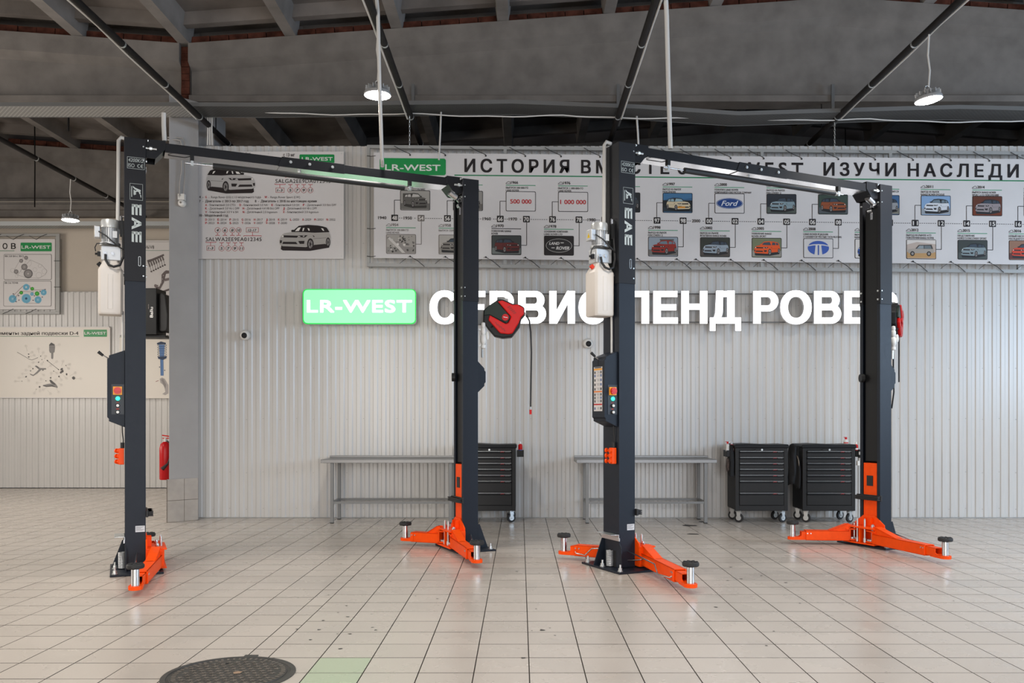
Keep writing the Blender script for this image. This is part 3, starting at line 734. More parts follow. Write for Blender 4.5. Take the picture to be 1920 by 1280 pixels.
    old = d.M; d.M = T(.062, yf, 3.424) @ RY(PI/2); d.mat(M_inkg)
    d.prism([(0, .018), (.105, .018), (.105, .0125), (0, .0125)], 0, .0001) if 0 else None
    d.M = old
    d.add([(.052, yf, 3.325), (.058, yf, 3.325), (.058, yf, 3.420), (.052, yf, 3.420)], [(0, 1, 2, 3)])
    def zz(pts): d.mat(M_inkg).add([(x, yf, z) for x, z in pts], [tuple(range(len(pts)))])
    zz([(.064, 3.424), (.084, 3.408), (.128, 3.392), (.128, 3.378), (.084, 3.392), (.066, 3.408)])
    for k in range(9):
        a0 = math.radians(-20+k*27); a1 = math.radians(-20+(k+1)*27); cx, cz, r, q = .102, 3.362, .026, .012
        zz([(cx+r*math.cos(a0), cz+r*math.sin(a0)), (cx+r*math.cos(a1), cz+r*math.sin(a1)), (cx+(r-q)*math.cos(a1), cz+(r-q)*math.sin(a1)), (cx+(r-q)*math.cos(a0), cz+(r-q)*math.sin(a0))])
    zz([(.070, 3.392), (.082, 3.384), (.082, 3.352), (.074, 3.340), (.070, 3.352)]); zz([(.122, 3.352), (.132, 3.346), (.132, 3.322), (.126, 3.332)])
    # E A E turned a quarter turn clockwise, read downwards
    def rt(pts, z): zz([(.055+p[1], z-p[0]) for p in pts])
    for z in (3.262, 3.022):
        rt([(0, 0), (.022, 0), (.030, .078), (.006, .078)], z)
        for v0 in (0, .030, .062): rt([(.0, v0), (.094, v0), (.096, v0+.018), (.0, v0+.018)], z)
    z = 3.142
    rt([(-.004, 0), (.022, 0), (.060, .080), (.036, .080)], z); rt([(.036, .080), (.062, .080), (.104, 0), (.078, 0)], z); rt([(.02, .020), (.080, .020), (.074, .036), (.028, .036)], z)
    d.build('maker_logo', t, recalc=False)
    MB().mat(M_drk).prism(rrp(.112, 2.72, .126, 2.80, .006), -.0069, -.006).mat(M_zinc).prism(rrp(.109, 2.717, .129, 2.803, .008), -.0064, -.006).build('slot', t)
    d = MB().mat(M_label).box(.085, -.0012, .355, .162, 0, .410)
    d.mat(ink('4a4f55'))
    for k in range(5): d.add([(.09, -.0014, .400-k*.008), (.155-(k % 3)*.012, -.0014, .400-k*.008), (.155-(k % 3)*.012, -.0014, .4025-k*.008), (.09, -.0014, .4025-k*.008)], [(0, 1, 2, 3)])
    d.build('rating_plate', t, label='small white rating plate', recalc=False)
    # shelf bracket and hose outlet at the column foot
    MB().mat(M_zinc).box(-.005, .0, .265, 0, .27, .32).box(-.085, .0, .315, 0, .27, .320).box(-.012, -.02, .262, -.004, .29, .29).build('zinc_shelf', t, bevel=.001)
    MB().mat(M_drk).box(-.002, .05, .02, 0, .20, .17).build('hose_opening', t)
    h = MB().mat(M_alu)
    for k in range(12): h.ring((-.02, .125, .03+k*.012), .030, .006, 12, 5, 'z')
    h.build('corrugated_hose', t, smooth=60)
    # conduit running down the outer face
    MB().mat(M_whp).tube([(.02, .17, 3.88), (-.03, .17, 3.89), (-.05, .17, 3.86), (-.052, .17, 3.5), (-.056, .17, 3.12), (-.05, .17, 3.02)], .017, 10).build('conduit', t, smooth=50)
    MB().mat(M_whp).tube([(-.018, .10, 2.32), (-.016, .10, 2.1), (-.016, .10, 1.95)], .010, 8).build('conduit', t, smooth=50)
    # ---- power unit on the outer face
    pu = MB().mat(M_alu)
    pu.box(-.19, .075, 2.765, -.03, .215, 2.89).box(-.2, .10, 2.80, -.18, .19, 2.86)
    pu.prism([(-.20, 2.885), (-.19, 2.905), (-.05, 2.905), (-.04, 2.885)], .07, .22).build('pump_block', None) if 0 else None
    pw = pu.build('power_unit', t, bevel=.006, label='hydraulic power unit on the column side')
    cx, cy = -.118, .145
    b = MB().mat(M_alu).cyl((cx, cy, 2.905), (cx, cy, 2.925), .085, 24).cyl((cx, cy, 2.925), (cx, cy, 3.06), .058, 20)
    for k in range(22):
        b.M = T(cx, cy, 0) @ RZ(2*PI*k/22); b.box(.055, -.003, 2.925, .072, .003, 3.06)
    b.build('motor', pw)
    MB().mat(mat('motor_cap', (.62, .63, .62), .3, metal=.5)).lathe([(.072, 3.055), (.076, 3.06), (.078, 3.115), (.072, 3.13), (.02, 3.135)], (cx, cy, 0), 24).build('motor_cap', pw, smooth=35)
    MB().mat(M_alu).box(-.245, .075, 2.96, -.20, .17, 3.06).build('terminal_box', pw, bevel=.005)
    q = MB().mat(ink('e8c419')).prism([(.10, 2.985), (.145, 2.985), (.1225, 3.03)], -.2462, -.2452, 'x').mat(ink('201a10')).box(-.2466, .1205, 2.995, -.246, .1245, 3.014); q.build('hazard_sticker', pw)
    q = MB().mat(M_label).box(-.10, cy-.0745, 2.965, -.062, cy-.0735, 3.025); q.build('motor_plate', pw)
    MB().mat(M_blkp).box(-.222, .10, 2.80, -.195, .13, 2.84).cyl((-.24, .115, 2.82), (-.222, .115, 2.82), .01, 8).build('solenoid', pw)
    for x in (-.16, -.10): MB().mat(M_chr).cyl((x, .062, 2.825), (x, .075, 2.825), .014, 8).build('bolt', pw)
    tk = MB().mat(M_tank); hx_ = [(-.215, .065), (-.195, .045), (-.035, .045), (-.015, .065), (-.015, .225), (-.035, .245), (-.195, .245), (-.215, .225)]
    def lay(z, k): return [(cx+(x-cx)*k, cy+(y-cy)*k, z) for x, y in hx_]
    vs = []; zs = [(2.285, .93), (2.30, 1), (2.675, 1), (2.745, .66), (2.765, .62)]
    for z, k in zs: vs += lay(z, k)
    fs = [(i*8+k, i*8+(k+1) % 8, (i+1)*8+(k+1) % 8, (i+1)*8+k) for i in range(len(zs)-1) for k in range(8)]+[tuple(range(8)), tuple(range(32, 40))]
    tk.add(vs, fs).box(-.14, .0425, 2.33, -.135, .0465, 2.64).box(-.10, .0425, 2.33, -.095, .0465, 2.64).box(-.135, .0435, 2.33, -.10, .0465, 2.64)
    tk.build('oil_tank', pw, bevel=.006, smooth=40)
    MB(T(-.195, .13, 2.72) @ RY(-.75)).mat(M_blkp if logo else mat('red_cap', (.75, .04, .015), .4)).cyl((0, 0, 0), (0, 0, .03), .020, 12).build('tank_cap', pw)
    MB().mat(M_blk).tube([(-.155, .06, 2.81), (-.155, .045, 2.76), (-.13, .03, 2.715), (-.09, .02, 2.70), (-.04, .03, 2.72), (-.012, .05, 2.80), (-.015, .07, 3.0), (-.03, .07, 3.12)], .011, 8).build('hydraulic_hose', pw, smooth=60)
    MB().mat(M_blk).tube([(-.21, .065, 3.01), (-.15, .04, 2.97), (-.06, .03, 2.89), (-.01, .05, 2.86)], .006, 6).build('motor_cable', pw, smooth=60)
    MB().mat(M_blk).tube([(-.05, .06, 2.89), (-.15, .05, 2.91), (-.225, .06, 2.90), (-.24, .08, 2.87), (-.235, .1, 2.84)], .005, 6).build('motor_cable', pw, smooth=60)
    MB().mat(M_chr).cyl((-.03, .07, 3.12), (-.03, .07, 3.16), .013, 8).cyl((-.04, .07, 3.16), (.0, .07, 3.16), .010, 8).build('hose_fitting', pw)
    MB().mat(M_blkp).box(-.04, .06, 2.98, -.004, .09, 3.12).build('capacitor', pw, bevel=.003)
    # ---- control box
    b = MB().mat(M_col)
    prof = [(0, 1.285), (-.128, 1.34), (-.128, 1.362), (-.142, 1.375), (-.142, 1.885), (-.128, 1.897), (-.128, 1.918), (0, 1.968)]
    b.prism(prof, .020, .235)
    cb = b.build('control_box', t, bevel=.004)
    yb = .0185
    MB().mat(mat('panel_dark', (.022, .026, .034), .45)).box(-.108, yb-.002, 1.40, -.006, yb+.002, 1.665).build('switch_panel', cb)
    MB().mat(mat('switch_yellow', (.85, .33, .01), .4)).box(-.096, yb-.012, 1.572, -.022, yb, 1.645).build('main_switch', cb, bevel=.002)
    MB().mat(mat('switch_red', (.6, .012, .008), .35)).cyl((-.059, yb-.032, 1.609), (-.059, yb-.010, 1.609), .031, 18).box(-.083, yb-.040, 1.602, -.035, yb-.030, 1.616).build('switch_knob', cb, smooth=40)
    MB().mat(M_led).lathe([(.017, 0), (.018, -.010), (.012, -.018), (.003, -.020)], (-.057, yb, 1.54), 16, 'y').build('pilot_lamp', cb, smooth=60)
    for z in (1.478, 1.420):
        MB().mat(M_blkp).cyl((-.058, yb-.012, z), (-.058, yb, z), .018, 16).mat(M_wh).cyl((-.058, yb-.022, z), (-.058, yb-.012, z), .012, 14).build('push_button', cb, smooth=40)
    q = MB().mat(ink('c03a20'))
    for z, s in ((1.502, 1), (1.448, -1), (1.448, 1)):
        q.add([(-.07, yb-.0025, z-s*.005), (-.058, yb-.0025, z+s*.004), (-.046, yb-.0025, z-s*.005), (-.046, yb-.0025, z-s*.001), (-.058, yb-.0025, z+s*.008), (-.07, yb-.0025, z-s*.001)], [(0, 1, 2, 3, 4, 5)])
    q.build('arrow_marks', cb, recalc=False)
    # sticker with the safety pictograms on the outer side, slot and release lever
    xs = -.1432
    q = MB().mat(M_wallp).box(xs, .055, 1.43, xs+.001, .20, 1.83); xs -= .0008
    def r2(y0, z0, y1, z1, c): q.mat(ink(c)).add([(xs, y0, z0), (xs, y1, z0), (xs, y1, z1), (xs, y0, z1)], [(0, 1, 2, 3)])
    r2(.055, 1.80, .20, 1.815, 'e09a2a'); r2(.055, 1.60, .20, 1.612, 'dd7a30'); r2(.055, 1.485, .20, 1.497, 'b8282a'); r2(.07, 1.818, .185, 1.828, '3a3f45')
    rn = random.Random(5)
    for z in (1.455, 1.52, 1.55, 1.58, 1.63, 1.67, 1.71, 1.75, 1.78):
        r2(.065, z-.010, .085, z+.012, rn.choice(['3a5a90', '2a2d33', '33373c'])); r2(.17, z-.012, .19, z+.010, rn.choice(['2a2d33', '3a5a90']))
        for k in range(3): r2(.095, z-.008+k*.008, .155-rn.random()*.02, z-.005+k*.008, '8c8f94')
    q.build('safety_sticker', cb, recalc=False)
    MB().mat(M_drk).box(-.1435, .122, 1.84, -.1415, .132, 1.90).build('lever_slot', cb)
    MB().mat(M_chr).cyl((-.13, .127, 1.895), (-.18, .127, 1.925), .006, 8).mat(M_blk).cyl((-.175, .127, 1.922), (-.215, .127, 1.955), .011, 10, .014).build('release_lever', cb, smooth=40)
    # ---- cable and orange socket block
    MB().mat(M_blk).tube([(-.022, .06, 1.30), (-.02, .06, 1.24), (-.012, .06, 1.17), (-.014, .06, 1.12)], .005, 6).build('socket_cable', t, smooth=60)
    so = MB().mat(M_or2).box(-.052, .032, .955, -.006, .088, 1.10).build('socket_block', t, bevel=.005, label='orange three-way socket block')
    MB().mat(M_blk).cyl((-.02, .06, 1.10), (-.02, .06, 1.15), .017, 10).build('cable_gland', so)
    for z in (.98, 1.028, 1.076):
        MB().mat(M_or2).cyl((-.064, .06, z), (-.05, .06, z), .021, 14).build('socket', so, smooth=40)
        MB(T(-.062, .105, z)).mat(M_or2).cyl((0, 0, 0), (-.006, .012, 0), .021, 14).box(-.006, -.02, -.005, 0, 0, .005).build('socket_cover', so, smooth=40)
    # far column outer cover
    x = L+.17
    MB().mat(M_col).prism([(x, 1.625), (x+.085, 1.705), (x+.085, 1.73), (x+.1, 1.745), (x+.1, 1.855), (x+.085, 1.87), (x+.085, 1.89), (x, 1.975)], .03, .235).build('lock_cover', t, bevel=.004)
    MB().mat(M_blkp).cyl((L-.0, .22, 1.80), (L-.035, .235, 1.80), .045, 14).build('release_wheel', t)
    return t
th1 = math.radians(24.7); th2 = math.radians(26.0)
PN = (.265, .135)
def ar(px_, dy, du, dv, lab, g=None): return (px_, .135+dy, px_+du, .135+dy+dv, lab, .08, g)
n1 = (-3.49, 7.74, 0); n2 = (.89, 7.87, 0)
l1 = lift('two_post_lift', n1, th1, 3.19, 'slate-grey two-post car lift on the left, in front of the grey pillar',
     [ar(.265, -.125, -.20, -1.14, 'orange swing arm', -1), ar(.265, .125, -.05, .55, 'orange swing arm')],
     [ar(3.095, -.125, -.17, -1.06, 'orange swing arm', 1), ar(3.095, .125, -.33, .36, 'orange swing arm')])
l2 = lift('two_post_lift', n2, th2, 3.26, 'slate-grey two-post car lift on the right, in front of the glowing white letters',
     [ar(.265, -.125, -.32, -1.13, 'orange swing arm', -1), ar(.265, .125, -.40, .52, 'orange swing arm', 1)],
     [ar(3.165, -.125, -.22, -1.05, 'orange swing arm', 1), ar(3.165, .125, -.555, .34, 'orange swing arm')], False)
# white conduits dropping to the lifts
def conduit(pts, r, lab):
    tag(MB().mat(M_whp).tube([P(*p) for p in pts], r, 10).build('conduit', smooth=50), lab, 'conduit')
conduit([(705, -14, 8.45), (708.5, 20, 8.42), (712, 170, 8.46), (716.5, 300, 8.66), (717, 307, 8.74), (717, 312, 8.73)], .018, 'tall white conduit dropping to the overhead beam of the left lift')
conduit([(1247, -30, 8.1), (1250, 30, 8.15), (1253, 150, 8.2), (1257, 279, 8.2)], .022, 'tall white conduit dropping to the overhead beam of the right lift')
conduit([(307, 212, 8.0), (307, 235, 8.0), (308.5, 264, 8.0)], .020, 'short white conduit on the near end of the left lift beam')
# ------------------------------------------------------------------ hose reels on the far columns
def reel(loc, rz, lab, tipdz):
    t = thing('hose_reel', lab, 'hose reel', loc, rz, 'red hose reels')
    k = 1/5.82*9.3/F
    def q(pts): return [((x-600)*k, -(y-330)*k) for x, y in pts]
    out = q([(545, 118), (600, 125), (700, 170), (780, 182), (828, 212), (832, 290), (795, 330), (775, 420), (690, 530), (590, 541), (500, 520), (430, 440), (380, 370), (385, 240), (450, 185), (520, 140)])
    MB().mat(M_blkp).prism(out, -.03, .13).build('reel_body', t, bevel=.012)
    sh = MB().mat(M_red).prism(q([(540, 152), (590, 140), (700, 188), (752, 183), (820, 222), (824, 288), (788, 325), (768, 380), (700, 495), (655, 505), (565, 495), (438, 352), (452, 298), (620, 392), (650, 380), (684, 320)]), -.062, -.028)
    sh.build('reel_shell', t, bevel=.010, label='glossy red cover')
    MB().mat(mat('reel_band', (.006, .016, .011), .4, spec=.3)).prism(q([(395, 245), (452, 188), (530, 150), (682, 318), (640, 388), (450, 292), (392, 300)]), -.052, -.028).build('reel_band', t, bevel=.004)
    v = MB().mat(mat('vent_red', (.25, .004, .004), .5))
    for i in range(4):
        for j in range(3): v.M = T((520+i*28-600)*k+j*.006, -.0625, -(380+i*22-330)*k-j*.012); v.prism([(-.006, -.003), (.006, -.006), (.006, .003), (-.006, .006)], -.001, .001)
    for i in range(5):
        for j in range(3): v.M = T((650+i*16-600)*k+j*.010, -.0625, -(215+i*16-330)*k+j*.004); v.prism([(-.005, -.003), (.005, -.006), (.005, .003), (-.005, .006)], -.001, .001)
    v.build('vents', t, kind='stuff')
    lx, lz = q([(622, 324)])[0]
    lg_ = MB().mat(M_redx).cyl((lx, -.072, lz), (lx, -.05, lz), .038*.93, 22).mat(M_inkw)
    lg_.add([(lx-.022, -.0725, lz+.002), (lx+.022, -.0725, lz-.006), (lx+.024, -.0725, lz-.001), (lx-.02, -.0725, lz+.007)], [(0, 1, 2, 3)]).build('logo_disc', t)
    MB().mat(M_trim).box(-.06, .0, .17, .05, .10, .215).box(-.30, .05, -.06, -.15, .09, .10).build('wall_bracket', t, bevel=.004)
    ox, oz = q([(835, 290)])[0]
    hz = [(ox-.02, .0, oz+.02), (ox+.012, 0, oz+.0), (ox+.045, 0, oz-.06), (ox+.06, 0, oz-.18), (ox+.067, 0, oz-.40), (ox+.062, 0, oz-.70), (ox+.058, 0, oz-1.0+tipdz)]
    MB().mat(M_blk).tube(hz, .0085, 8).build('hose', t, smooth=60)
    MB().mat(M_wh).ring((ox+.002, 0, oz+.008), .014, .008, 10, 6, 'x').build('hose_stop', t)
    e = hz[-1]; MB().mat(M_red).cyl((e[0], 0, e[2]-.05), (e[0], 0, e[2]), .013, 10).mat(M_zinc).cyl((e[0], 0, e[2]), (e[0], 0, e[2]+.03), .011, 8).build('hose_coupling', t, smooth=40)
    MB().mat(M_blk).tube([(-.16, .02, -.11), (-.12, -.04, -.09), (-.10, .0, -.07)], .008, 6).build('supply_hose', t)
    return t
reel((-.175, 9.26, 2.418), 0, 'red and black hose reel facing us, beside the far column of the left lift', 0)
p = P(1676, 603, 9.75); reel((p.x+.02, p.y, p.z), math.radians(60), 'red hose reel seen edge-on behind the far column of the right lift', .85)
def frl(px, py0, py1, Y, lab):
    t = thing('air_regulator', lab, 'air regulator', P(px, py1, Y)); h = (py1-py0)*Y/F
    MB().mat(M_wh).lathe([(.012, 0), (.026, .01), (.026, h*.14), (.018, h*.17), (.022, h*.2), (.032, h*.28), (.03, h*.5), (.02, h*.55), (.026, h*.6), (.026, h*.78), (.02, h*.82), (.024, h*.88), (.02, h*.98), (.01, h)], (0, 0, 0), 14).build('regulator_body', t, smooth=35)
    MB().mat(M_wh).box(0, .0, h*.40, .05, .03, h*.44).lathe([(.014, h*.36), (.018, h*.45), (.014, h*.62), (.008, h*.66)], (.045, .01, 0), 10).build('gauge', t)
    MB().mat(M_zinc).cyl((-.01, .0, -.09), (-.01, 0, .0), .012, 8).box(-.05, .0, h*.1, -.02, .03, h*.16).box(-.05, .0, h*.7, -.02, .03, h*.76).build('pipe_fitting', t)
frl(906, 604, 654, 9.22, 'white compressed air regulator on the far column of the left lift')
frl(1675, 611, 657, 9.5, 'white compressed air regulator on the far column of the right lift')
tag(MB().mat(M_blk).tube([P(1674, 655, 9.5), P(1675, 668, 9.52), P(1675, 690, 9.55), P(1676, 735, 9.55), P(1672, 765, 9.5)], .008, 6).build('air_hose', smooth=60), 'thin black hose running down behind the far column of the right lift', 'hose')

# ------------------------------------------------------------------ work benches
def bench(x0, lab):
    xa = P(x0, 863, 11.36).x; W_ = 1.82; t = thing('steel_bench', lab, 'workbench', (xa+W_/2, 11.36, 0), group='grey steel benches')
    h = W_/2
    MB().mat(M_benchtop).box(-h, 0, .785, h, .55, .83).box(-h, .54, .83, h, .55, .86).build('bench_top', t, bevel=.004)
    for x in (-h+.12, h-.16):
        for y in (.02, .47): MB().mat(M_bench).box(x, y, 0, x+.042, y+.042, .787).mat(M_blk).box(x-.001, y-.001, 0, x+.043, y+.043, .012).build('leg', t, bevel=.002)
    for y in (.025, .475): MB().mat(M_bench).box(-h+.16, y, .255, h-.16, y+.03, .285).build('stretcher', t, bevel=.002)
    for x in (-h+.125, h-.155): MB().mat(M_bench).box(x, .06, .255, x+.03, .47, .285).build('side_rail', t, bevel=.002)
    return t
bench(601, 'grey steel bench against the cladding left of the first tool cart'); bench(1081, 'grey steel bench against the cladding behind the right lift near column')
# ------------------------------------------------------------------ tool carts
def cart(pxc, lab, Y=11.45, logo=1.):
    xc = (pxc-CX)*Y/F; t = thing('tool_cart', lab, 'tool cart', (xc, Y, 0), group='charcoal tool carts')
    w2 = .345; d = .44
    MB().mat(M_cartf).box(-w2, .01, .165, w2, d, .985).build('cart_body', t, bevel=.015)
    f = MB().mat(M_cart); f.box(-w2+.0, 0, .155, -w2+.052, .03, .985).box(w2-.052, 0, .155, w2, .03, .985).box(-w2+.05, 0, .155, w2-.05, .03, .225).box(-w2+.05, 0, .945, w2-.05, .03, .985)
    f.build('front_frame', t, bevel=.006)
    MB().mat(M_cartf).prism([(-w2-.012, .975), (w2+.012, .975), (w2+.015, 1.0), (w2+.005, 1.025), (.1, 1.02), (-.15, 1.032), (-w2-.005, 1.025), (-w2-.015, 1.0)], -.012, d+.02).build('cart_top', t, bevel=.012)
    MB().mat(M_cart).prism([(-.10, .945), (-.075, .968), (.075, .968), (.10, .945)], -.014, .0).build('latch_plate', t, bevel=.002)
    MB().mat(M_zinc).cyl((0, -.022, .955), (0, -.012, .955), .013, 12).build('lock', t)
    zs = [.942, .862, .785, .708, .63, .552, .395, .228]
    for i in range(7):
        z1, z0 = zs[i]-.004, zs[i+1]+.004
        dr = MB().mat(M_cart).box(-.288, -.006, z0, .288, .02, z1-.026).build('drawer', t, bevel=.003)
        MB().mat(M_cartf).prism([(-.006, z1), (-.020, z1-.004), (-.020, z1-.012), (-.008, z1-.028), (-.004, z1-.028)], -.285, .285, 'x').build('handle', dr) if 0 else \
        MB().mat(M_cartf).add([(-.285, -.004, z1), (.285, -.004, z1), (.285, -.018, z1-.003), (-.285, -.018, z1-.003), (-.285, -.018, z1-.022), (.285, -.018, z1-.022), (-.285, -.004, z1-.027), (.285, -.004, z1-.027)],
            [(0, 1, 2, 3), (3, 2, 5, 4), (4, 5, 7, 6)]).mat(M_zinc).box(-.285, -.019, z1-.003, .285, -.015, z1).build('handle', dr, recalc=False)
        q = MB(); gtext(q, 'JTC', T(.145, -.0188, z1-.019), .052, .013, mat('decal_red', (.42*logo, .01, .01), .5), .03, .3)
        gtext(q, 'AUTO', T(.206, -.0188, z1-.0165), .062, .007, mat('decal_pale', (.3, .3, .3), .5), .02, .3); q.build('logo_decal', dr, recalc=False)
    for x, y, st in ((-w2+.06, .05, -1), (w2-.06, .05, 1), (-w2+.06, d-.05, -1), (w2-.06, d-.05, 1)):
        a = .5*st
        c = MB(T(x, y, 0) @ RZ(a)).mat(M_zinc).box(-.035, -.035, .150, .035, .035, .158).prism([(-.03, .15), (.03, .15), (.016, .045), (-.016, .045)], -.024, -.020).prism([(-.03, .15), (.03, .15), (.016, .045), (-.016, .045)], .020, .024)
        c.box(-.03, -.024, .138, .03, .024, .150)
        c = c.build('caster', t, bevel=.001)
        MB(T(x, y, 0) @ RZ(a)).mat(M_blk).lathe([(.040, -.016), (.058, -.014), (.0605, 0), (.058, .014), (.040, .016)], (.0, 0, .0605), 22, 'y').mat(M_zinc).cyl((0, -.019, .0605), (0, .019, .0605), .034, 18).cyl((0, -.029, .0605), (0, .029, .0605), .010, 8).build('wheel', c, smooth=35)
    return t
c1 = cart(917.5, 'charcoal seven-drawer tool cart half hidden behind the far column of the left lift', logo=1.3)
c2 = cart(1428, 'charcoal seven-drawer tool cart, left one of the two standing together')
c3 = cart(1554.5, 'charcoal seven-drawer tool cart, right one of the pair with a cable coil on its side')
def tray_side(c, s):
    MB().mat(M_blkp).box(min(s*.36, s*.45), .02, .86, max(s*.36, s*.45), .22, .945).build('side_tray', c, bevel=.004)
for c, s in ((c1, 1), (c2, -1), (c3, 1)): tray_side(c, s)
def can(c, x, y, z, lab, colr, h=.10, r=.022, cap=None, cat='spray can', name='spray_can', bandc=None):
    L0 = c.location; t = thing(name, lab, cat, (L0.x+x, L0.y+y, z))
    MB().mat(colr).lathe([(r*.9, 0), (r, .005), (r, h), (r*.5, h+.015)], (0, 0, 0), 14).build('can_body', t, smooth=35)
    MB().mat(bandc or M_inkw).lathe([(r+.0006, h*.2), (r+.0006, h*.5)], (0, 0, 0), 14).build('paper_label', t)
    MB().mat(cap or M_wh).cyl((0, 0, h+.01), (0, 0, h+.045), r*.5, 10).box(-.03, -.003, h+.038, .01, .003, h+.046).build('nozzle', t)
can(c1, .405, .07, .945-.05, 'red and blue spray can in the side tray of the half hidden tool cart', M_red, .12, .028, M_zinc, bandc=mat('label_blue', (.05, .08, .3), .5))
can(c2, -.43, .06, .93, 'white bottle with red cap in the left cart side tray', M_wh, .085, .024, M_red, 'bottle', 'bottle')
can(c2, -.375, .07, .93, 'red and white oil can in the left cart side tray', M_red, .08, .028, M_zinc, 'oil can', 'oil_can')
can(c3, .375, .06, .94, 'red-labelled can in the side tray of the right cart', M_red, .07, .026, M_wh)
can(c3, .265, .12, 1.027, 'small red and white can lying near the edge of the right cart top', M_wh, .045, .03, M_red, bandc=M_red)
L0 = c3.location
t = thing('air_gun', 'black and chrome air tool hanging in a holder at the right cart side', 'air tool', (L0.x+.40, L0.y+.0, .78))
MB().mat(M_wh).box(-.035, -.02, -.03, .035, .03, .03).build('holder', t, bevel=.004)
MB().mat(M_alu).cyl((0, -.005, .02), (0, -.005, .15), .017, 12).build('barrel', t, smooth=40); MB().mat(M_blkp).cyl((0, -.005, .07), (0, -.005, .11), .021, 12).cyl((0, -.005, .15), (0, -.005, .18), .022, 12).build('grip', t, smooth=40)
# cloth hanging between the two carts, cable coil, gloves
L0 = c2.location
b = MB().mat(M_cloth); nx, nz = 8, 14; vs = []
for j in range(nz+1):
    for i in range(nx+1):
        u, v = i/nx, j/nz; x = .365+.14*u; z = 1.04-.56*v*(1-.06*math.sin(u*5)); y = .03+.035*math.sin(u*9+v*2)+.02*math.sin(v*7)
        if j == 0: z -= abs(u-.35)*.12
        vs.append((L0.x+x, L0.y+y, z))
fs = [(j*(nx+1)+i, j*(nx+1)+i+1, (j+1)*(nx+1)+i+1, (j+1)*(nx+1)+i) for j in range(nz) for i in range(nx)]
o = b.add(vs, fs).build('work_jacket', smooth=80); md = o.modifiers.new('s', 'SOLIDIFY'); md.thickness = .012
tag(o, 'black work jacket hanging between the two right tool carts', 'jacket')
L0 = c3.location
t = thing('cable_coil', 'grey cable looped on the left side of the right tool cart', 'cable', (L0.x-.375, L0.y+.1, .55))
MB().mat(mat('cable_tan', (.25, .2, .15), .5)).tube([(-.012-.012*math.sin(a*1.0), .10*math.cos(a)*(.9+.1*math.sin(a*3)), .17+.17*math.sin(a)) for a in [2*PI*i/24*2.0 for i in range(25)]], .005, 6).tube([(-.015, -.06, .04), (-.02, -.03, -.04), (-.02, 0, .06), (-.02, .04, -.06)], .005, 6).build('loops', t, smooth=60)
MB().mat(M_alu).cyl((-.02, -.02, -.1), (-.02, -.01, -.07), .010, 8).build('plug', t)
tag(MB().mat(M_cloth).prism([(-.0, .0), (.12, .02), (.2, .12), (.12, .3), (.14, .42), (.02, .42), (-.02, .2)], 0, .05, 'x').build('tool_pouch', bevel=.01), 'dark pouch of tools hanging at the left side of the left cart', 'pouch')
bpy.data.objects['tool_pouch'].location = (c2.location.x-.385, c2.location.y+.1, .6)
tag(MB().mat(mat('glove', (.13, .10, .09), .9, noise=.5, nscale=40)).prism([(0, 0), (.05, -.02), (.08, .05), (.07, .14), (.03, .17), (-.02, .12)], 0, .03, 'x').build('work_glove', bevel=.01), 'worn brown work glove hooked below the left cart side tray', 'glove')
bpy.data.objects['work_glove'].location = (c2.location.x-.42, c2.location.y+.09, .66)

# ------------------------------------------------------------------ security cameras, detector, extinguisher, heater
def dome(px, py, Y, lab):
    p = P(px, py, Y); t = thing('security_camera', lab, 'security camera', p)
    MB().mat(M_wh).lathe([(.055, .09), (.056, .06), (.05, .055)], (0, 0, 0), 20, 'y').build('wall_base', t, smooth=35)
    MB().mat(M_wh).lathe([(.05, .06), (.066, .03), (.070, 0), (.064, -.022), (.046, -.04), (.035, -.042)], (0, 0, 0), 24, 'y').build('housing', t, smooth=60)
    MB().mat(M_blkp).lathe([(.040, -.038), (.036, -.045), (.02, -.050), (.002, -.051)], (.004, 0, -.008), 18, 'y').build('lens', t, smooth=60)
dome(459, 628, 11.9, 'white dome camera on the cladding below the vehicle code board'); dome(1102.5, 643.5, 11.9, 'white dome camera on the cladding left of the right lift near column')
t = thing('alarm_sounder', 'small white box and round sounder on the grey pillar', 'sounder', P(339.5, 380, 11.54))
pz = P(339.5, 380, 11.54)
MB().mat(M_wh).box(-.045, .0, .04, .04, .06, .12).mat(ink('55514d')).box(-.035, -.001, .09, .0, .0, .096).box(-.035, -.001, .075, -.01, .0, .08).build('junction_box', t, bevel=.004)
MB().mat(M_wh).lathe([(.045, .06), (.045, .0), (.032, -.014), (.004, -.018)], (0, 0, -.0), 22, 'y').mat(ink('8a857e')).lathe([(.014, -.017), (.010, -.022), (.002, -.022)], (0, 0, 0), 12, 'y').build('sounder_dome', t, smooth=50)
MB().mat(M_pil).tube([P(337, 366, 11.54)-pz, P(337, 345, 11.54)-pz, P(341, 320, 11.54)-pz, P(341, 272, 11.54)-pz, P(339, 264, 11.54)-pz, P(332, 262, 11.54)-pz, P(314, 262, 11.52)-pz], .011, 6).tube([P(344, 366, 11.56)-pz, P(346, 345, 11.56)-pz, P(347, 320, 11.56)-pz, P(347, 268, 11.56)-pz, P(343, 259, 11.56)-pz, P(330, 257.5, 11.56)-pz, P(314, 257.5, 11.52)-pz], .010, 6).build('wiring_conduit', t, smooth=60)
for k in range(3):
    conduit([(390+k*4, 212, 11.62), (390+k*3.5, 240, 11.62), (389+k*4.5, 272, 11.64)], .010, ['pale conduit beside the pillar top, nearest the pillar', 'pale conduit beside the pillar top, middle of three', 'pale conduit beside the pillar top, farthest from the pillar'][k])
p = P(313, 899, 11.75)
t = thing('fire_extinguisher', 'red fire extinguisher hanging half hidden behind the grey pillar', 'fire extinguisher', (P(310.5, 899, 12.0).x, 12.0, P(310.5, 899, 12.0).z))
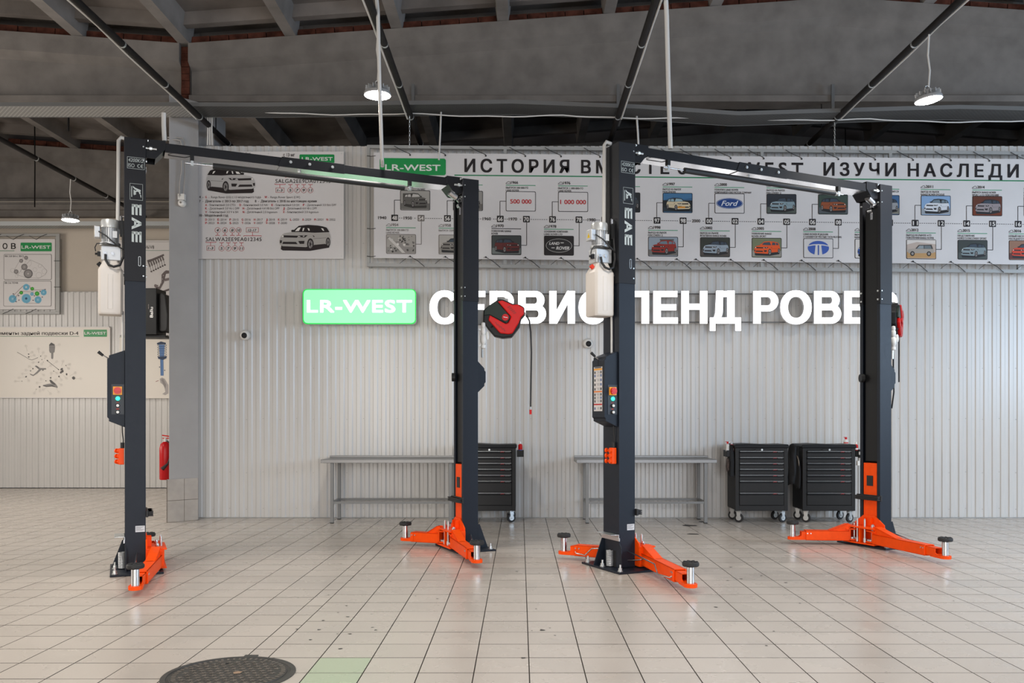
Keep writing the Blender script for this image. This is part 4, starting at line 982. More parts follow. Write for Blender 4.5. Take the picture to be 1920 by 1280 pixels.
MB(RY(-.0)).mat(M_redx).lathe([(.070, 0), (.08, .012), (.08, .43), (.066, .49), (.03, .52)], (0, 0, 0), 24).build('cylinder', t, smooth=40)
MB().mat(M_red).box(-.04, -.012, .56, .05, .012, .572).add([(-.045, -.01, .60), (.06, -.01, .585), (.06, .01, .585), (-.045, .01, .60), (-.045, -.01, .615), (.06, -.01, .6), (.06, .01, .6), (-.045, .01, .615)], [(0, 1, 2, 3), (4, 7, 6, 5), (0, 4, 5, 1), (2, 6, 7, 3), (0, 3, 7, 4), (1, 5, 6, 2)]).build('handle', t)
MB().mat(M_zinc).cyl((0, 0, .51), (0, 0, .57), .018, 12).build('valve', t)
MB().mat(M_blk).tube([(.03, -.03, .53), (.09, -.05, .5), (.10, -.06, .35), (.06, -.08, .22)], .010, 8).cyl((.06, -.08, .22), (-.01, -.09, .15), .014, 10, .028).build('discharge_hose', t, smooth=60)
MB().mat(M_blk).box(-.03, .07, .1, .03, .12, .16).build('wall_hook', t)
# heater
t = thing('fan_heater', 'black industrial fan heater hanging in the left bay behind the lift column', 'heater', P(290, 632, 15.6))
def hp(px, py): v = P(px, py, 15.6)-P(290, 632, 15.6); return v
h0, h1 = hp(262, 628), hp(297, 541)
MB().mat(M_blkp).box(h0.x, -.08, h0.z, h1.x, .35, h1.z).build('heater_body', t, bevel=.012)
pts = [hp(*q) for q in ((297, 550), (304, 549), (310, 553), (312, 570), (314.5, 590), (314, 612), (312, 620), (304, 622), (297, 620))]
MB().mat(M_blk).prism([(q.x, q.z) for q in pts], .0, .30).build('fan_casing', t, bevel=.02)
MB().mat(M_trim).box(-.2, .3, .3, -.15, 1.44, .36).box(.1, .3, .3, .15, 1.44, .36).build('wall_arm', t)
h2, h3 = hp(262, 633), hp(312, 629); MB().mat(M_blkp).box(h2.x, -.05, h2.z, h3.x, .3, h3.z).build('heater_base', t)
q = MB(); a = hp(290.5, 596)
gtext(q, 'Ballu', T(a.x, -.082, a.z) @ RY(-PI/2), .185, .055, M_inkw, .014); a = hp(282.5, 580); gtext(q, 'HEATER', T(a.x+.002, -.082, a.z) @ RY(-PI/2), .085, .011, ink('9a9490'), .01)
q.build('maker_name', t, recalc=False)
# ------------------------------------------------------------------ manhole cover
mc = thing('manhole_cover', 'round cast iron manhole cover with star relief at the bottom left of the floor', 'manhole cover', (-1.55, 4.67, 0))
MB().mat(M_iron).lathe([(.345, -.01), (.345, .004), (.318, .006), (.316, .001), (.30, .001), (.298, .006), (.004, .007)], (0, 0, 0), 56).build('cover_plate', mc, smooth=20)
b = MB().mat(M_ironw); 
for i in range(-6, 7):
    for j in range(-6, 7):
        x = i*.046+(j % 2)*.023; y = j*.042
        if math.hypot(x, y) > .255: continue
        b.M = T(x, y, .007) @ RZ((i*7+j*3) % 5*.3)
        pts = []
        for k in range(10): r = .021 if k % 2 == 0 else .0065; pts.append((r*math.cos(k*PI/5), r*math.sin(k*PI/5)))
        b.prism(pts, 0, .0025, 'z')
b.build('star_relief', mc, kind='stuff')
b = MB().mat(M_ironw)
for k in range(56):
    b.M = RZ(2*PI*k/56); b.box(.268, -.006, .006, .290, .006, .009)
b.build('rim_relief', mc, kind='stuff')
MB().mat(M_iron).box(-.03, .335, -.002, .045, .375, .005).build('hinge_tab', mc)
MB().mat(M_drk).cyl((-.07, .19, .0072), (-.07, .19, .0085), .014, 12).build('key_hole', mc)
MB().mat(mat('rust', (.30, .20, .13), .8)).prism([(0, 0), (.03, .01), (.035, .04), (.01, .05), (-.012, .03)], .0095, .0105, 'z').build('rust_flake', mc)
bpy.data.objects['rust_flake'].location = (.03, -.02, 0)
# ------------------------------------------------------------------ printed car pictures
def car(p, x0, y0, x1, y1, body='b5b2b0', roof='231d1e', glass=None, lay=3, flip=False, wheel='2a2425', rim='8a8684', shadow='2a2223', trim_c='2a2425', lit='e6e2dc'):
    def q(pts): 
        r = []
        for x, y in pts:
            u = (x-205)/1415; v = (y-300)/740
            if flip: u = 1-u
            r.append((x0+u*(x1-x0), y0+v*(y1-y0)))
        return r
    sx = (x1-x0)/1415; sy = (y1-y0)/740
    if shadow: p.poly(q([(245, 990), (300, 1025), (1050, 1038), (1580, 945), (1600, 800), (1100, 780), (260, 860)]), shadow, lay)
    p.poly(q([(225, 870), (210, 830), (212, 740), (240, 650), (290, 580), (350, 545), (530, 512), (640, 495), (1550, 500), (1600, 570), (1615, 640), (1610, 760), (1590, 830), (1480, 850), (1150, 880), (930, 932), (300, 905)]), body, lay+.3)
    p.poly(q([(540, 508), (530, 465), (560, 445), (610, 450), (740, 335), (1000, 308), (1250, 325), (1400, 350), (1510, 385), (1590, 512), (1180, 528), (900, 512)]), roof, lay+.5)
    if glass:
        p.poly(q([(635, 488), (745, 378), (1060, 350), (1130, 510), (900, 505)]), glass, lay+.7)
        p.poly(q([(1170, 505), (1200, 370), (1350, 380), (1370, 500)]), glass, lay+.7); p.poly(q([(1400, 500), (1390, 385), (1490, 405), (1540, 500)]), glass, lay+.7)
    else:
        p.poly(q([(635, 486), (720, 390), (800, 370), (745, 480)]), lit, lay+.7); p.poly(q([(840, 485), (855, 400), (900, 390), (870, 480)]), lit, lay+.7)
        p.poly(q([(980, 400), (1030, 410), (1045, 470), (1010, 470)]), lit, lay+.7); p.poly(q([(1355, 402), (1415, 410), (1445, 480), (1405, 470)]), lit, lay+.7)
    p.poly(q([(310, 600), (325, 660), (690, 668), (725, 612)]), trim_c, lay+.7)
    p.poly(q([(695, 655), (735, 605), (990, 598), (915, 658)]), trim_c, lay+.7); p.poly(q([(700, 645), (745, 618), (800, 640)]), lit, lay+.9); p.poly(q([(840, 620), (910, 610), (880, 640)]), lit, lay+.9)
    p.poly(q([(265, 640), (290, 605), (325, 612), (318, 650)]), lit, lay+.9)
    p.poly(q([(285, 842), (310, 782), (660, 785), (710, 850)]), trim_c, lay+.7); p.poly(q([(725, 760), (900, 755), (888, 840), (770, 842)]), trim_c, lay+.7); p.poly(q([(220, 735), (280, 745), (262, 825), (218, 815)]), trim_c, lay+.7)
    p.poly(q([(1150, 690), (1500, 668), (1500, 674), (1150, 697)]), trim_c, lay+.7); p.poly(q([(1120, 600), (1165, 615), (1180, 650), (1150, 645)]), trim_c, lay+.7)
    p.poly(q([(1160, 870), (1470, 840), (1480, 855), (1160, 890)]), trim_c, lay+.7)
    for cx, cy, rx, ry in ((1062, 850, 92, 165), (1550, 795, 62, 135)):
        c = q([(cx, cy)])[0]; p.disc(c[0], c[1], rx*sx, wheel, lay+1, ry*sy, 16); p.disc(c[0], c[1], rx*sx*.66, rim, lay+1.2, ry*sy*.72, 12); p.disc(c[0], c[1], rx*sx*.25, wheel, lay+1.4, ry*sy*.3, 8)
        for a in range(5):
            t = a*2*PI/5; p.line([(c[0], c[1]), (c[0]+rx*sx*.66*math.cos(t), c[1]+ry*sy*.7*math.sin(t))], rx*sx*.12, wheel, lay+1.3)
def suv_side(p, x0, y0, x1, y1, body, roof, lay=3):
    w = x1-x0; h = y1-y0
    def q(pts): return [(x0+u*w, y0+v*h) for u, v in pts]
    p.poly(q([(0, .55), (.02, .42), (.3, .36), (.95, .36), (.99, .5), (.98, .72), (.02, .75)]), body, lay+.3)
    p.poly(q([(.28, .38), (.42, .06), (.9, .04), (.96, .38)]), roof, lay+.5); p.poly(q([(.34, .36), (.44, .12), (.6, .12), (.6, .36)]), '8a9498', lay+.7); p.poly(q([(.63, .36), (.63, .12), (.86, .12), (.9, .36)]), '6a7478', lay+.7)
    for u in (.17, .80): p.disc(x0+u*w, y0+.78*h, .085*w, '1e1a1a', lay+1, .2*h); p.disc(x0+u*w, y0+.78*h, .05*w, '8b8784', lay+1.2, .12*h)
def panel(name, lab, x0, y0, x1, y1, Y, th, m, cat='poster', frame_m=None, tilt=0):
    a = P(x0, y0, Y); b_ = P(x1, y1, Y)
    t = thing(name, lab, cat, ((a.x+b_.x)/2, Y, b_.z))
    k = [P(x0, y0, Y), P(x1, y0+(x1-x0)*tilt, Y), P(x1, y1+(x1-x0)*tilt, Y), P(x0, y1, Y)]
    vs = k+[v+Vector((0, th, 0)) for v in k]
    MB().mat(m).add(vs, [(0, 1, 2, 3), (7, 6, 5, 4), (0, 4, 5, 1), (1, 5, 6, 2), (2, 6, 7, 3), (3, 7, 4, 0)]).build('board', t, world=True)
    return t
# ------------------------------------------------------------------ vehicle code board
Y1 = 11.93
t = panel('code_board', 'white board of vehicle code letters with two car pictures, under the left lift beam', 363, 284, 644.4, 485, Y1, .02, M_wallp)
p = Print(Y1-.001)
R_, K_ = 'b8202a', '38302f'
p.text('Расшифровка VIN Range Rover / Range Rover Sport', 376, 290, 470, 5, K_, off=.02)
p.text('с 13 мг', 531, 293.5, 553, 6.5, K_, off=.02)
p.text('Range Rover Sport', 376.7, 303.5, 462, 7.5, K_, off=.02)
p.rect(365, 306.6, 540, 307.7, '3a6b50'); p.rrect(561.5, 289.5, 627, 306, 2, M_green); p.text('LR-WEST', 566, 301, 624, 6.6, 'd9dcd6', lay=3, off=.03)
p.text('SALGA2EE9DA012345', 516.5, 343, 620, 7.6, K_, off=.012, space=1.1); p.text('SALWA2EE9EA012345', 386, 452, 490.5, 7.4, K_, off=.012, space=1.1)
def code(xs, y, up):
    for x, s in xs:
        yy = y+(-19 if up else 15)
        p.circ(x, yy, 5.4, .7, 'b04a48'); p.text(s, x-2.4*(1 if len(s) == 1 else 1.3), yy+2.6, x+2.4*(1 if len(s) == 1 else 1.3), 5.2, K_, off=.02, shear=.15)
        s_ = -1 if up else 1
        p.line([(x, yy-s_*5.4), (x, y+s_*(4.6 if not up else 9.5))], .8, R_); yl = y+(4.6 if not up else -9.5); p.line([(x-3.4, yl-s_*1.3), (x-3.4, yl), (x+3.4, yl), (x+3.4, yl-s_*1.3)], .9, R_)
code([(544.5, '5'), (557.5, '7'), (569.5, '9'), (582, '11')], 341.5, False); code([(539, '4'), (551, '6'), (564, '8'), (575.5, '10')], 341.5, True)
code([(415.5, '5'), (428.3, '7'), (440.5, '9'), (452.7, '11')], 450.5, False); code([(408, '4'), (421.8, '6'), (435.7, '8'), (447.5, '10')], 450.5, True)
for x0_, x1_, y0_ in ((516.5, 533, 352), (387, 403, 460.5)):
    p.frame(x0_+.5, y0_, x1_, y0_+9, .7, 'b04a48'); p.text('1-3', x0_+3, y0_+7, x1_-3, 4.8, K_, off=.02, shear=.15); m_ = (x0_+x1_)/2
    p.line([(m_, y0_), (m_, y0_-6)], .8, R_); p.line([(x0_-1, y0_-8), (x0_-1, y0_-6.3), (x1_+2, y0_-6.3), (x1_+2, y0_-8)], .9, R_)
p.frame(461.5, 426.5, 485, 435.5, .7, 'b04a48'); p.text('12-17', 465, 434, 481, 4.8, K_, off=.02, shear=.15); p.line([(473.5, 435.5), (473.5, 441.5)], .8, R_); p.line([(457, 443.3), (457, 441.8), (490, 441.8), (490, 443.3)], .9, R_)
p.frame(591, 317.5, 615, 326.5, .7, 'b04a48'); p.text('12-17', 595, 325, 611, 4.8, K_, off=.02, shear=.15); p.line([(603, 326.5), (603, 331)], .8, R_)
def row(y, items, cap=4.2, off=.006):
    for x, s, x1, r in items: p.text(s, x, y, x1, cap, R_ if r else '4d4644', off=.03 if r else off)
row(371.5, [(373.8, '4  -', 381.5, 0)], 4.6, .03); row(371.5, [(384.8, 'G', 388, 1), (391, '-', 392.5, 0), (396, 'Range Rover (LG) с 13 модельного года', 489, 0), (496, 'W', 501, 1), (502.5, '-', 504, 0), (507, 'Range Rover Sport (LW)', 562.5, 0)])
row(379.3, [(373.5, '7  -  Двигатель с 2013 по 2017 год', 466.5, 0), (478, '8  -  Двигатель с 2018 по настоящее время', 594, 0)], 4.8, .035)
for y, it in ((386.2, [(385, 'A', '- Бензиновый 2.0 CTDi', 441.5), (449, 'D', '- Бензиновый 5.0 NA', 502), (509, 'E', '- Бензиновый 5.0 SH', 561), (568, 'F', '- Дизельный 3.0 без DPF', 630.5)]),
              (392.6, [(385, 'K', '- Дизельный 3.0 V6 с DPF', 449), (455, 'H', '- Дизельный 4.4 V8 без DPF', 524), (530.5, 'J', '- Дизельный 4.4 V8 с DPF', 594)]),
              (399.4, [(385, 'V', '- Бензиновый 3.0 V 6 SH', 446.5), (455, 'N', '- Дизельный 2.0 Ingenium', 520), (530.5, 'X', '- Бензиновый 2.0 Ingenium', 597.5)])):
    for x, a, s, x1 in it: row(y, [(x, a, x+3.2, 1), (x+5, s, x1, 0)])
row(406, [(374, '10 - Модельный год', 428, 0)], 4.8, .035)
for y, it in ((413.6, 'D-2013 E-2014 F-2015 G-2016 H-2017 J-2018 K-2019 L-2020 X-2029 M-2021 N-2022'), (420, 'P-2023 R-2024 S-2025 T-2026 V-2027 W-2028 Y-2030')):
    for i, s in enumerate(it.split()): x = 385+22.7*i; row(y, [(x, s[0], x+3.2, 1), (x+4, s[1:], x+16.8, 0)])
p.build('lettering', t)
p = Print(Y1-.001); car(p, 387, 314, 479, 363, flip=True); p.build('car_picture', t, label='printed light grey car facing right')
p = Print(Y1-.001); car(p, 524, 421, 620, 470.5, body='a9a5a0'); p.build('car_picture', t, label='printed light grey car facing left')
b = MB().mat(M_zinc)
for x in (368.5, 503.5, 640):
    for y in (288, 384, 480): v = P(x, y, Y1); b.cyl(v, v-Vector((0, .003, 0)), .007, 8)
b.build('screws', t, world=True, kind='stuff')
# ------------------------------------------------------------------ history banner on its frame
Y2 = 11.72; TL = .0100
def bz(x): return (x-706)*TL
t = thing('banner_frame', 'long grey steel tube frame the wide history banner is laced into', 'frame', P(1330, 505, Y2+.06))
def tubeb(x0, y0, x1, y1, nm='tube', Y=Y2+.05):
    a, b_, c, d_ = P(x0, y0+bz(x0), Y), P(x1, y0+bz(x1), Y), P(x1, y1+bz(x1), Y), P(x0, y1+bz(x0), Y)
    vs = [a, b_, c, d_]+[v+Vector((0, .045, 0)) for v in (a, b_, c, d_)]
    MB().mat(M_trim).add(vs, [(0, 1, 2, 3), (7, 6, 5, 4), (0, 4, 5, 1), (1, 5, 6, 2), (2, 6, 7, 3), (3, 7, 4, 0)]).build(nm, t, world=True, bevel=.002)
tubeb(688, 271.5, 2010, 277.5); tubeb(688, 493, 2010, 499.5); tubeb(688, 277, 693.5, 493)
for x in (947, 1429, 1670, 1912): tubeb(x-3, 277, x+3, 293)
for x in (947, 1429, 1670, 1912): tubeb(x-3, 478, x+3, 493)
t2 = t
t = panel('history_banner', 'long white history banner with a dated timeline of small car pictures, high on the right', 701, 286, 2000, 483.5, Y2, .006, M_vinyl, 'banner', tilt=TL)
lc = MB().mat(M_blk)
xs = [769, 835, 911, 985, 1052, 1125, 1195, 1269, 1305, 1370, 1432, 1503, 1572, 1641, 1712, 1783, 1855, 1925]
for x in xs:
    for (ya, yb, s) in ((288, 274, -1), (482, 496, 1)):
        if s < 0: q = [P(x, ya+bz(x), Y2-.008), P(x-16, ya-7+bz(x), Y2+.02), P(x-30, yb-1+bz(x), Y2+.04)]
        else: q = [P(x, ya-2+bz(x), Y2-.008), P(x+14, ya+6+bz(x), Y2+.02), P(x+27, yb+3+bz(x), Y2+.04)]
        lc.tube(q, .0045, 5); v = P(x, ya+(2 if s < 0 else -2)+bz(x), Y2-.006); lc.cyl(v, v-Vector((0, .004, 0)), .012, 8)
        if s > 0: lc.tube([P(x-2, ya-2+bz(x), Y2-.006), P(x-12, ya+5+bz(x), Y2+.03), P(x-22, yb-1+bz(x), Y2+.06)], .003, 5)
for y in (292, 428, 480):
    lc.tube([P(704, y, Y2-.008), P(696, y+1, Y2+.02), P(688, y, Y2+.04)], .0045, 5)
lc.build('lacing', t, world=True, kind='stuff', smooth=60)
p = Print(Y2-.001, TL, 706)
BK = '1f1a1b'; GR = '1f7a4d'
p.rrect(712, 296, 836, 327.5, 4, M_green); p.text('LR-WEST', 722, 319, 826, 11.5, 'd9dcd6', lay=3, off=.035)
for s, x0, x1 in (('ИСТОРИЯ', 870.8, 1067.5), ('ВМЕСТЕ', 1089.5, 1255), ('С', 1270, 1288), ('LR-WEST', 1312, 1506), ('ИЗУЧИ', 1544, 1680.5), ('НАСЛЕДИЕ', 1702, 1938)):
    p.text(s, x0, 320.5, x1, 24.2, BK, off=.032, space=1.42)
p.rect(852, 325.8, 1995, 327.9, GR)
caps = {0: ('1948', 'LAND ROVER', 'ПРЕДСТАВЛЕН ПУБЛИКЕ'), 1: ('1954', 'ВЫПУСК 100 000-ГО', 'LAND ROVER'), 2: ('1956', 'ЭКСПЕДИЦИЯ ИЗ', 'ЛОНДОНА ДО СИНГАПУРА'), 3: ('1958', 'ВЫПУСК СЕРИИ II', ''),
        4: ('1966', 'ВЫПУСК 500 000-ГО', 'LAND ROVER'), 5: ('1970', 'ПОЯВЛЕНИЕ RANGE', 'ROVER'), 6: ('1976', 'ВЫПУСК 1 000 000-ГО', 'LAND ROVER'), 7: ('1978', 'ОСНОВАНИЕ КОМПАНИИ', 'LAND ROVER LTD'),
        8: ('1983', 'ПОЯВЛЕНИЕ SERIES.', 'СТАНОВИТСЯ DEFENDER'), 9: ('1989', 'ВЫХОД НА РЫНОК', 'DISCOVERY'), 10: ('1997', 'ВЫХОД НА РЫНОК', 'FREELANDER'), 11: ('1998', 'ВЫХОД НА РЫНОК', 'DISCOVERY 2'),
        12: ('2000', 'ПОКУПКА LAND ROVER', 'КОМПАНИЕЙ FORD MOTOR COMPANY'), 13: ('2002', 'ВЫХОД НА РЫНОК', 'ФЛАГМАНА RANGE ROVER'), 14: ('2004', 'ВЫХОД НА РЫНОК', 'DISCOVERY 3'), 15: ('2005', 'ПОЯВЛЕНИЕ RANGE', 'ROVER SPORT'),
        16: ('2006', 'ВЫХОД НА РЫНОК', 'FREELANDER 2'), 17: ('2008', 'LAND ROVER И JAGUAR', 'СТАНОВЯТСЯ ЧАСТЬЮ TATA MOTORS'), 18: ('2009', 'RANGE ROVER СТАНОВИТСЯ', ''), 19: ('2010', 'ВЫХОД НА РЫНОК', 'RANGE ROVER'),
        20: ('2011', 'ВЫХОД НА РЫНОК', 'RANGE ROVER EVOQUE'), 21: ('2012', 'ВЫХОД НА РЫНОК 4-ГО', 'ПОКОЛЕНИЯ RANGE ROVER'), 22: ('2014', 'ВЫПУСК RANGE ROVER', 'SPORT 2-ГО ПОКОЛЕНИЯ'), 23: ('2015', 'ПРЕДСТАВЛЕНИЕ', 'НОВОГО DISCOVERY SPORT'),
        24: ('2016', 'ПОКОЛЕНИЕ', 'DISCOVERY'), 25: ('2016', 'НОВЫЙ DISCOVERY', 'ПОСЛЕДНЕГО ПОКОЛЕНИЯ')}
nums = '48 54 56 58 66 70 76 78 83 89 97 98 00 02 04 05 06 08 09 10 11 12 14 15 16 17'.split()
nx_ = [740, 789.5, 839, 888, 938, 987, 1036, 1085.5, 1134, 1183, 1232, 1280.8, 1329.4, 1378.2, 1426.7, 1475, 1523.3, 1571.7, 1620, 1668, 1716, 1764.6, 1812.5, 1860.9, 1909, 1957]
NY = 408
cells = []
for k, x in enumerate(nx_):
    ghost = k in (1, 2, 3)
    c = '6f6966' if k in (1, 3) else BK
    p.rrect(x-6.3, NY-6, x+6.3, NY+6, 1, c, 2); p.text(nums[k], x-4.6, NY+4, x+4.6, 8, 'dcd8d4', lay=4, off=.02)
    up = k % 2 == 0
    if up:
        X0, X1, Ya, Yb = x+10.5, x+66.5, 356, 393.5; p.line([(X0, (Ya+Yb)/2), (x-.5, (Ya+Yb)/2), (x-.5, NY-6)], 1.1, c)
        cx0 = X0; cy = 342
    else:
        X0, X1, Ya, Yb = x-65.5, x-9.5, 438.5, 475.5; p.line([(X1, (Ya+Yb)/2), (x+.5, (Ya+Yb)/2), (x+.5, NY+6)], 1.1, c); cx0 = X0; cy = 423.5
    yr, l1_, l2_ = caps[k]
    ic = [(cx0, cy), (cx0+1.2, cy-2.2), (cx0+3, cy-2.6), (cx0+4, cy-4.2), (cx0+6.4, cy-4.2), (cx0+8, cy-2), (cx0+8.6, cy)]
    p.line(ic+[ic[0]], .75, c, 2); p.text(yr, cx0+9.5, cy, cx0+23, 5.2, c, off=.03); p.rect(cx0, cy+2.2, cx0+55.5, cy+3.5, '3f8f66' if k != 5 else BK)
    p.text(l1_, cx0, cy+9.1, cx0+2.47*len(l1_), 3.7, c, off=.03)
    if l2_: p.text(l2_, cx0, cy+14, cx0+2.47*len(l2_), 3.7, c, off=.03)
    cells.append((k, X0, Ya, X1, Yb, c))
dx = 706
for a, b_ in zip(nx_, nx_[1:]):
    x = a+8
    while x < b_-9:
        if not any(l <= x <= r for l, r in ((708, 725), (755, 773), (903, 921), (953, 971), (1100, 1118), (1296, 1314))): p.rect(x, NY-.2, x+2.4, NY+.8, BK)
        x += 4.1
for s, x in (('1940', 709), ('1950', 757), ('1960', 905), ('1970', 954), ('1980', 1101.5), ('2000', 1297.5)): p.text(s, x, NY+2.7, x+15.5, 5.6, BK, off=.025)
p.build('lettering', t)
looks = {0: ('9b9892', '55534f', '6a6864'), 1: ('a29e98', '4a4744', '8d8a85'), 2: ('8e8b86', '50504c', '66625e'), 3: ('aaa6a0', '7a7670', '8e8a84'), 5: ('3c403f', '5e2624', '6c726f'), 8: ('23262a', '3a3f44', '191b1d'), 9: ('5a6a70', '8a3a2a', '3c444a'),
         10: ('3f6c92', 'c9b99a', '26313a'), 11: ('8f9aa5', '8c2a22', '6d6a66'), 13: ('343730', '8e9aa4', '4c4440'), 14: ('2b2f36', '7e929a', '4e5650'), 15: ('6e7458', 'd4521e', '8f8c84'), 16: ('39473f', '8a4a2c', '4e5458'), 18: ('3c5f86', '8c8f92', '76746a'),
         19: ('c9c4bf', '30549a', 'c9c4bf'), 20: ('7f9ec2', 'c8ccd2', '8f97a0'), 21: ('b7a79c', 'a29a90', 'b48f60'), 22: ('5b2f1e', '8e8587', '6d2f14'), 23: ('3a3f3c', '7f8e92', '49504e'), 24: ('aab4bb', '9a5a30', '6b645c'), 25: ('8f6a55', 'c83c22', '5d2f2c')}
for k, X0, Ya, X1, Yb, c in cells:
    p = Print(Y2-.001, TL, 706); p.rrect(X0, Ya, X1, Yb, 2.2, c, 2)
    lb = None
    if k in (4, 6):
        p.rrect(X0+1.1, Ya+1.1, X1-1.1, Yb-1.1, 1.6, M_vinyl, 3); s = '500 000' if k == 4 else '1 000 000'; wd = 20 if k == 4 else 24.2
        p.text(s, (X0+X1)/2-wd, Yb-14.5, (X0+X1)/2+wd, 8.2, 'b3282c', lay=4, off=.03); lb = 'framed red number'
    elif k == 7:
        p.disc((X0+X1)/2, (Ya+Yb)/2, 24.5, 'a8a5a2', 3, 13, 28); p.disc((X0+X1)/2, (Ya+Yb)/2, 23.6, '2a2829', 4, 12.2, 28)
        p.text('LAND', X0+9.5, Ya+17, X0+29, 5.2, 'c6c3c0', lay=5, off=.05, shear=.25); p.text('ROVER', X0+22.5, Yb-11, X0+47.5, 6, 'c6c3c0', lay=5, off=.05, shear=.25); p.rect(X0+31, Ya+12.5, X0+37, Ya+14, 'c6c3c0', 5); p.rect(X0+14, Yb-15, X0+20, Yb-13.5, 'c6c3c0', 5); lb = 'black oval emblem picture'
    elif k == 12:
        p.rrect(X0+1.1, Ya+1.1, X1-1.1, Yb-1.1, 1.6, M_vinyl, 3); cx, cy = (X0+X1)/2, (Ya+Yb)/2
        p.disc(cx, cy, 25, '24457e', 4, 10, 28); p.disc(cx, cy, 24, 'a9b2c2', 5, 9.2, 28); p.disc(cx, cy, 23.2, '1f3f7c', 6, 8.6, 28)
        p.text('Ford', cx-16, cy+4.6, cx+16, 10, 'd5d8de', lay=7, off=.015, shear=.35); lb = 'blue oval emblem picture'
    elif k == 17:
        p.rrect(X0+1.1, Ya+1.1, X1-1.1, Yb-1.1, 1.6, M_vinyl, 3); cx, cy = (X0+X1)/2, (Ya+Yb)/2-.5
        p.disc(cx, cy, 20, '3c5aa8', 4, 13.2, 30)
        p.poly([(cx-19.6, cy-4.4), (cx-10, cy-6.6), (cx, cy-7.2), (cx+10, cy-6.6), (cx+19.6, cy-4.4), (cx+19.6, cy-2.8), (cx+10, cy-4.6), (cx, cy-5.2), (cx-10, cy-4.6), (cx-19.6, cy-2.8)][::-1], M_vinyl, 5)
        for s_ in (-1, 1): p.poly([(cx+s_*1.3, cy-5.6), (cx+s_*5.2, cy-5.4), (cx+s_*7.5, cy+14), (cx+s_*1.3, cy+14)], M_vinyl, 5.2); p.poly([(cx+s_*2.6, cy-4.4), (cx+s_*4.4, cy-4.2), (cx+s_*4.8, cy), (cx+s_*2.9, cy)], '3c5aa8', 5.4) if 0 else None
        lb = 'blue rounded emblem picture'
    else:
        bg, bd, gr = looks[k]; p.rrect(X0+1.1, Ya+1.1, X1-1.1, Yb-1.1, 1.6, bg, 3); p.rect(X0+1.1, Yb-13, X1-1.1, Yb-2, gr, 4)
        if k == 10:
            p.rect(X0+1.1, Ya+14, X1-1.1, Yb-10, '1d2226', 4.2); p.poly([(X0+1.1, Ya+14), (X0+20, Ya+8), (X0+40, Ya+12), (X1-1.1, Ya+9), (X1-1.1, Ya+15)], '34597c', 4.1)
            car(p, X0+7, Ya+9, X1-4, Yb-3, body=bd, roof='2a2a2c', glass='8fa9b0', flip=True, lay=5, shadow='14171a'); p.rect(X0+28, Yb-12, X0+42, Yb-9, 'c8842a', 8)
        elif k == 21: p.poly([(X0+1.1, Ya+10), (X0+20, Ya+5), (X1-1.1, Ya+9), (X1-1.1, Ya+1.1), (X0+1.1, Ya+1.1)], 'd4cdc6', 4); suv_side(p, X0+3, Ya+9, X1-4, Yb-5, bd, '45403e', 5)
        elif k in (1,):
            rn = random.Random(k)
            for i in range(46): x = X0+3+rn.random()*50; y = Ya+3+rn.random()*30; p.disc(x, y, .7+rn.random()*1.6, rn.choice(['2e2b2a', '6f6b68', 'c2beb9', '45413f']), 5+.02*i, n=6)
            p.poly([(X0+3, Ya+8), (X0+7, Ya+6), (X0+38, Yb-2), (X0+30, Yb-2)], 'c6c2bd', 6); p.poly([(X0+17, Ya+14), (X0+26, Ya+12), (X0+42, Yb-2), (X0+36, Yb-2)], '8f8a86', 6.2)
            p.disc(X0+22, Ya+19, 2.2, 'dad6d0', 7); p.disc(X0+34, Ya+20, 2.2, 'dad6d0', 7)
        elif k in (0, 2):
            p.rect(X0+5, Ya+6, X0+22, Yb-12, '4c4a46', 5); car(p, X0+6, Ya+5, X1-5, Yb-4, body='5d5b57', roof='3c3a37', glass='b4b1ac', flip=True, lay=5.5, shadow='34322f')
        else:
            car(p, X0+4+(k % 3), Ya+6, X1-3, Yb-3, body=bd, roof=bd if k in (11, 15) else '26272a', glass='3a4450' if k not in (11, 20) else '6a7a84', flip=k in (5, 14, 16) and k != 14, lay=5, shadow='232325')
            if k == 11: p.rect(X0+22, Ya+4.5, X1-8, Ya+7.5, '55504c', 5.4); 
        lb = None
    p.build('timeline_picture', t, **({'label': lb} if lb else {}))

# ------------------------------------------------------------------ lit sign and channel letters
YS = 11.78
MS_g = mat('sign_green_face', (.25, .9, .42), .4, emit=hx('86ee9f'), es=.72)
MS_ge = mat('sign_green_edge', hx('12c94c'), .4, emit=hx('12c94c'), es=.5)
MS_w = mat('sign_white_face', (1, 1, 1), .4, emit=(1, .985, 1), es=2.2)
MS_side = mat('sign_side', (.75, .75, .76), .4)
t = thing('light_box_sign', 'glowing green rounded light box with white lettering on the grey cladding', 'sign', P(673.5, 607, YS))
def rr3(x0, y0, x1, y1, r): return [(P(x, y, YS).x, P(x, y, YS).z) for x, y in rr(x0, y0, x1, y1, r)]
MB().mat(MS_side).prism(rr3(569, 543, 779, 606, 7), YS+.012, YS+.19).mat(MS_ge).prism(rr3(567.5, 541.5, 780, 607.5, 8), YS, YS+.012).mat(MS_g).prism(rr3(569.5, 543.2, 778.3, 605.5, 7), YS-.002, YS).build('box', t, world=True)
p = Print(YS-.003); p.text('LR-WEST', 575.5, 584.8, 772, 23, MS_w, off=.03, lay=1, space=1.06); p.build('lettering', t)
t = thing('channel_letter_sign', 'row of big glowing white letters mounted on two thin rails across the cladding', 'sign', P(1240, 607, YS))
for y in (551, 604): 
    a, b_ = P(850, y, YS+.10), P(1680, y, YS+.10); MB().mat(mat('rail_grey', (.12, .12, .12), .5)).box(a.x, YS+.085, a.z-.008, b_.x, YS+.10, a.z+.008).build('rail', t, world=True)
